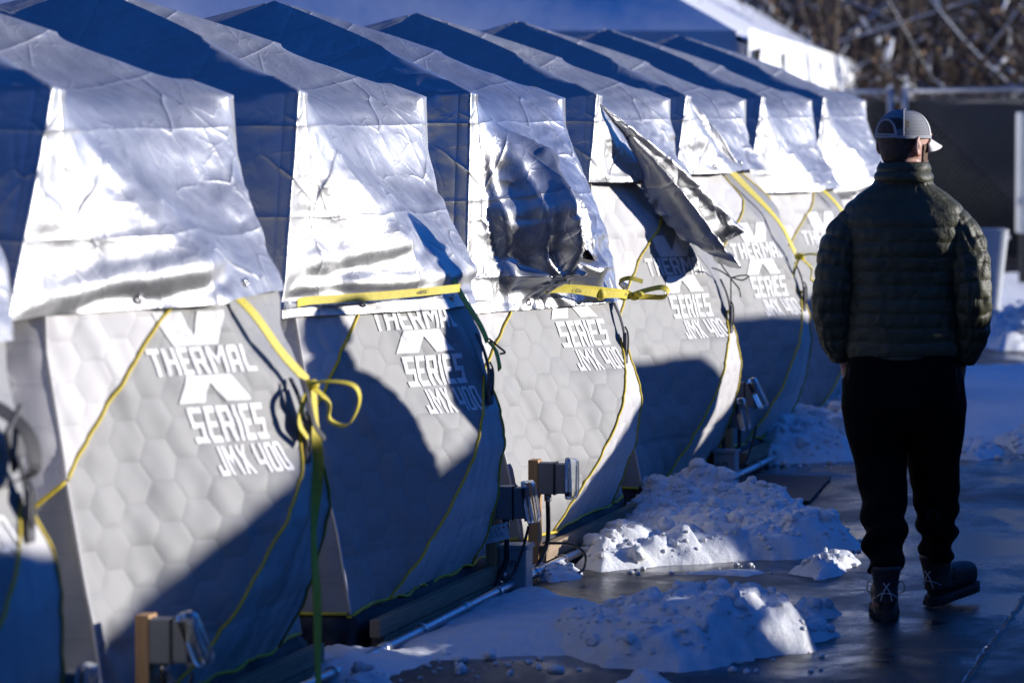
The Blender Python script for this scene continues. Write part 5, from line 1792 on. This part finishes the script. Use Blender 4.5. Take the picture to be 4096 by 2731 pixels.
for A, sd in ((SL_L, 21), (SL_R, 34)):
    V, F = sleeve(A, sd)
    recalc(mobj('sleeve', V, F, M['jacket'], jo))
def col_ring(z0, z1, r0, r1, name):
    rings = [(0, -.006, z, np.interp(z, [z0, z1], [r0, r1]) + .006 * math.sin(math.pi * (z - z0) / (z1 - z0)), np.interp(z, [z0, z1], [r0, r1]) + .006 * math.sin(math.pi * (z - z0) / (z1 - z0))) for z in np.linspace(z0, z1, 10)]
    V, F = loft(rings, 48, False)
    P = np.array(V); P[:, 2] += .005 * vnoise(P * 14, 4) + np.where(P[:, 1] > .03, -.03, 0); P[:, :2] *= (1 + .035 * vnoise(P * 20, 6))[:, None]
    recalc(mobj(name, P, F, M['jacket'], jo))
col_ring(1.572, 1.606, .104, .096, 'collar')
col_ring(1.602, 1.640, .095, .086, 'collar')
V, F = loft([(0, 0, .920, .190, .126), (0, 0, .927, .196, .131), (0, 0, .936, .198, .132), (0, 0, .940, .192, .128)], 64, False)
mobj('hem', V, F, M['jacket'], jo)

# ---- trousers
tp = []
tp.append(loft(dense([(0, .0, .66, .16, .10), (0, .0, .74, .205, .135), (0, .0, .84, .212, .140), (0, .0, .95, .195, .128)], .012), 64, True, 2.6))
def leg(A, seed, R):
    n, seg = 150, 48
    P = crom(A, n)
    r = np.interp(np.linspace(0, 1, n), np.linspace(0, 1, len(R)), R)
    T, N, B = frames(P)
    V = np.array([P[i] + (math.cos(2 * math.pi * k / seg) * N[i] + math.sin(2 * math.pi * k / seg) * B[i]) * r[i] for i in range(n) for k in range(seg)])
    D = V - np.repeat(P, seg, axis=0); D /= np.linalg.norm(D, axis=1)[:, None]
    s = np.repeat(np.linspace(0, 1, n), seg); a = np.tile(np.arange(seg) * 2 * math.pi / seg, n)
    low = np.clip((s - .35) / .5, .15, 1)
    w = low * (.012 * np.sin(s * 46 + 1.5 * np.sin(a + seed)) * np.clip((s - .55) * 3, 0, 1) + .010 * vnoise(np.stack([a * 1.2, s * 11, s * 0 + seed], 1), seed) + .006 * vnoise(V * 16, seed + 3))
    V = V + D * w[:, None]
    F = [(i * seg + k, i * seg + (k + 1) % seg, (i + 1) * seg + (k + 1) % seg, (i + 1) * seg + k) for i in range(n - 1) for k in range(seg)]
    F.append(tuple(range(seg))[::-1]); F.append(tuple((n - 1) * seg + k for k in range(seg)))
    return V, F
tr_l = leg([(-.105, .0, .86), (-.095, .0, .68), (-.075, -.01, .52), (-.062, -.08, .36), (-.055, -.17, .165)], 3, [.115, .125, .112, .096, .092, .080, .074, .060])
tr_r = leg([(.105, .0, .86), (.110, .05, .68), (.112, .12, .52), (.118, .17, .36), (.125, .24, .185)], 7, [.115, .125, .112, .098, .090, .082, .074, .060])
V, F = join_data(tp + [tr_l, tr_r])
tr = mobj('trousers', V, F, M['pants'], person)
rm = tr.modifiers.new('union', 'REMESH'); rm.mode = 'VOXEL'; rm.voxel_size = .006; rm.use_smooth_shade = True
s_ = tr.modifiers.new('smooth', 'SMOOTH'); s_.iterations = 3
dg = bpy.context.evaluated_depsgraph_get()
me = bpy.data.meshes.new_from_object(tr.evaluated_get(dg)); tr.modifiers.clear(); tr.data = me
# small printed letters on the right calf
for row, (tx, zz, h, wd) in enumerate((('B A', .335, .020, .055), ('G P', .308, .014, .050))):
    ps, w = text_polys(tx, h, wd, .15)
    lettering('calf_print', ps, lambda u, v: np.stack([.085 + u, .165 - .10 + 0 * u + (v + zz - .335) * -.4 - .0, zz + v], 1), M['sole'], tr, 1)
for k in range(3):
    bm = bmesh.new(); add_box(bm, (.113, .062, .362 + k * .006), (.055, .001, .0016)); bobj('calf_print', bm, M['sole'], tr)
for sg, hx in ((-1, -.188), (1, .192)):
    tube('pocket_zip', [(hx, -.07, .90), (hx + sg * .008, -.065, .82), (hx + sg * .002, -.05, .74)], .004, M['gasket'], tr, n=10, seg=6)

# ---- boots
def boot(loc, yaw, pitch, name_lbl):
    o = bpy.data.objects.new('boot', None); COL.objects.link(o); o.parent = person
    # local: heel at origin, toe along +y
    K = [(-.055, .00, .040), (-.045, .020, .052), (-.01, .036, .056), (.05, .040, .055), (.11, .046, .050), (.17, .050, .047), (.22, .042, .042), (.245, .020, .030)]
    n, seg = 60, 36
    C = crom([(k[0], k[1], k[2]) for k in K], n)
    V = []
    for i in range(n):
        y, hw, hh = C[i]; hw = max(hw, .004)
        for k in range(seg):
            a = 2 * math.pi * k / seg; c, s = math.cos(a), math.sin(a)
            V.append((hw * abs(c) ** .8 * (1 if c > 0 else -1), y, .030 + hh + hh * abs(s) ** .7 * (1 if s > 0 else -1)))
    F = [(i * seg + k, i * seg + (k + 1) % seg, (i + 1) * seg + (k + 1) % seg, (i + 1) * seg + k) for i in range(n - 1) for k in range(seg)]
    F.append(tuple(range(seg))[::-1]); F.append(tuple((n - 1) * seg + k for k in range(seg)))
    shaft = loft(dense([(0, .005, .06, .045, .062), (0, .004, .11, .044, .058), (0, .0, .155, .050, .062), (0, -.002, .185, .055, .066), (0, -.002, .192, .050, .060)], .006), 40)
    V, F = join_data([(V, F), shaft])
    up = mobj('upper', V, F, M['boot'], o)
    rm = up.modifiers.new('union', 'REMESH'); rm.mode = 'VOXEL'; rm.voxel_size = .004; rm.use_smooth_shade = True
    s2 = up.modifiers.new('smooth', 'SMOOTH'); s2.iterations = 4
    dg = bpy.context.evaluated_depsgraph_get()
    me = bpy.data.meshes.new_from_object(up.evaluated_get(dg)); up.modifiers.clear(); up.data = me
    # sole with lugs
    SV = []
    for z, g in ((.0, .9), (.006, 1.0), (.026, 1.05), (.036, 1.0)):
        for i in range(40):
            a = 2 * math.pi * i / 40
            y = .095 + .158 * math.sin(a)
            hw = np.interp(y, [-.065, -.04, 0, .06, .14, .19, .235, .255], [.012, .036, .042, .040, .050, .052, .040, .012])
            SV.append((hw * g * (1 if math.cos(a) >= 0 else -1) * min(1, abs(math.cos(a)) * 4 + .05), .095 + (y - .095) * (.97 + .03 * g), z))
    SF = [(j * 40 + k, j * 40 + (k + 1) % 40, (j + 1) * 40 + (k + 1) % 40, (j + 1) * 40 + k) for j in range(3) for k in range(40)]
    SF.append(tuple(range(40))[::-1]); SF.append(tuple(120 + k for k in range(40)))
    so = mobj('sole', SV, SF, M['sole'], o, smooth=False)
    bm = bmesh.new()
    for y in np.arange(-.045, .24, .022):
        w = np.interp(y, [-.06, -.03, .05, .15, .2, .24], [.02, .038, .038, .05, .048, .03])
        for s in (-1, 1):
            add_box(bm, (s * w * .98, y, .010), (.014, .012, .016))
    tag(bobj('lugs', bm, M['sole'], o), kind='stuff')
    # reflective crossed laces on the heel
    for s in (-1, 1):
        tube('heel_lace', [(s * .012, -.062, .135), (-s * .004, -.064, .115), (-s * .014, -.064, .095), (-s * .020, -.061, .070)], .0018, M['reflect'], o, n=14, seg=5)
        tube('heel_lace', [(s * .002, -.064, .098), (s * .022, -.058, .094), (s * .038, -.035, .078)], .0018, M['reflect'], o, n=12, seg=5)
        tube('bow_loop', [(s * .040, .05, .12), (s * .062, .03, .13), (s * .066, .02, .10), (s * .045, .03, .085)], .0022, M['cable'], o, n=14, seg=5)
    o.location = loc
    o.rotation_euler = (pitch, 0, yaw)
    return o
boot((-.052, -.185, .0), math.radians(4), 0, 'l')
boot((.128, .245, .008), math.radians(-30), math.radians(7), 'r')

# ---- cap
cp = bpy.data.objects.new('cap', None); COL.objects.link(cp); cp.parent = person
cp.location = (0, .015, 0); cp.rotation_euler = (0, 0, HY)
def dome(name, test, mat, off=0.0, seed=0, nu=120, nv=44):
    V, F, keep = [], [], []
    for j in range(nv):
        f = j / (nv - 1)
        ph = f * math.pi / 2
        for k in range(nu):
            a = 2 * math.pi * k / nu
            rx, ry, rz = .088 + off, .110 + off, .098 + off
            zz = 1.727 + rz * math.sin(ph) ** .92
            rr = math.cos(ph) ** .78
            V.append((rx * rr * math.cos(a), -.004 + ry * rr * math.sin(a), zz)); keep.append(test(math.degrees(a), f))
    for j in range(nv - 1):
        for k in range(nu):
            q = (j * nu + k, j * nu + (k + 1) % nu, (j + 1) * nu + (k + 1) % nu, (j + 1) * nu + k)
            if all(keep[i] for i in q): F.append(q)
    used = sorted({i for f in F for i in f}); mp = {o: n_ for n_, o in enumerate(used)}
    o = mobj(name, [V[i] for i in used], [tuple(mp[i] for i in f) for f in F], mat, cp)
    s = o.modifiers.new('thickness', 'SOLIDIFY'); s.thickness = .002
    return o
def back_d(a): return abs(((a - 270 + 180) % 360) - 180)
def in_open(a, f):
    d = back_d(a)
    return (d / 33) ** 2 + (f / .42) ** 2 < 1
dome('mesh_panel', lambda a, f: not in_open(a, f) and 35 < back_d(a) or (back_d(a) <= 36 and not in_open(a, f)), M['capmesh'])
dome('front_panel', lambda a, f: back_d(a) > 118, M['capbrim'], .002)
pts = []
for k in range(30):
    q = math.pi * k / 29
    a = math.radians(270 + 33 * math.cos(q)); f = .42 * math.sin(q); ph = f * math.pi / 2
    rr = math.cos(ph) ** .78
    pts.append((.0895 * rr * math.cos(a), -.004 + .1115 * rr * math.sin(a), 1.727 + .0995 * math.sin(ph) ** .92))
ribbon('arch_trim', pts, .012, [np.array([p[0] * 0, 0, 0]) + np.cross(np.array([p[0], p[1] + .004, 0]) / .1, np.array([0, 0, 1.0])) * 0 + np.array([math.cos(math.pi * k / 29), 0, math.sin(math.pi * k / 29)]) for k, p in enumerate(pts)], M['cap'], cp, n=50)
pts = [(.0905 * math.cos(math.radians(a)), -.004 + .1125 * math.sin(math.radians(a)), 1.735) for a in np.linspace(236, 304, 16)]
ribbon('back_strap', pts, .016, (0, 0, 1), M['cap'], cp, n=30)
for k in range(7):
    a = math.radians(248 + k * 6)
    V, F = blob((.092 * math.cos(a), -.004 + .1145 * math.sin(a), 1.735), .0022); mobj('strap_stud', V, F, M['ink'], cp)
pts = [(.0895 * math.cos(math.radians(a)), -.004 + .1115 * math.sin(math.radians(a)), 1.730) for a in np.linspace(-57, 237, 40)]
ribbon('sweat_band', pts, .010, (0, 0, 1), M['cap'], cp, n=60)
V, F = blob((0, -.004, 1.829), .009, (1, 1, .5)); mobj('top_button', V, F, M['cap'], cp)
for a in (222, 318):
    pts = []
    for f in np.linspace(.02, .97, 20):
        ph = f * math.pi / 2; rr = math.cos(ph) ** .78
        pts.append((.0895 * rr * math.cos(math.radians(a)), -.004 + .1115 * rr * math.sin(math.radians(a)), 1.727 + .0995 * math.sin(ph) ** .92))
    tube('seam', pts, .0028, M['cap'], cp, n=24, seg=6)
# brim: curved plate
V, F = [], []
nb, mb = 28, 12
for j in range(mb):
    g = j / (mb - 1)
    for k in range(nb):
        u = -1 + 2 * k / (nb - 1)
        a = math.radians(90 - u * 62)
        x0, y0 = .088 * math.cos(a), -.004 + .110 * math.sin(a)
        ext = .072 * (1 - abs(u) ** 2.6) ** .6 if abs(u) < 1 else 0
        V.append((x0 * (1 + .04 * g), y0 + ext * g, 1.731 - .022 * u * u * 1.2 - .030 * g))
F = grid_faces(nb, mb)
o = mobj('brim', V, F, M['capbrim'], cp); s = o.modifiers.new('thickness', 'SOLIDIFY'); s.thickness = .005

# ---- second walker, beside the first but outside the picture; throws the shadow on the second tent
def copy_tree(o, parent=None):
    c = o.copy(); COL.objects.link(c)
    if parent is not None: c.parent = parent
    for ch in list(o.children): copy_tree(ch, c)
    return c
p2 = copy_tree(person)
p2.location = (-1.12, 15.15, 0); p2.rotation_euler = (0, 0, math.radians(-35)); p2.scale = (.97, .97, .97)
tag(p2, 'person standing out of frame to the right, seen only as a shadow', 'person', 'people')
# ---------------------------------------------------------------- the row across the walkway (out of frame; its shadows fall on the walkway)
ROW2 = [(3.0, y) for y in (9.2, 11.6, 15.0, 17.65, 20.8, 23.6, 26.0, 28.4, 30.8)]
for k, (x, y) in enumerate(ROW2):
    a = copy_tree(tents[6]); a.location = (x, y, 0); a.rotation_euler = (0, 0, math.pi); a.scale = (1, .88 if k in (2, 3) else 1, 1)
    nth = ['first', 'second', 'third', 'fourth', 'fifth', 'sixth', 'seventh', 'eighth', 'ninth'][k]
    tag(a, nth + ' tent of the facing row, out of view beyond the right edge', 'tent', 'tents of the facing row')
    b = copy_tree(tarps[6]); b.location = (x, y, 0); b.rotation_euler = (0, 0, math.pi); b.scale = a.scale
    tag(b, nth + ' silver tarp of the facing row, out of view beyond the right edge', 'tarp', 'tarps of the facing row')
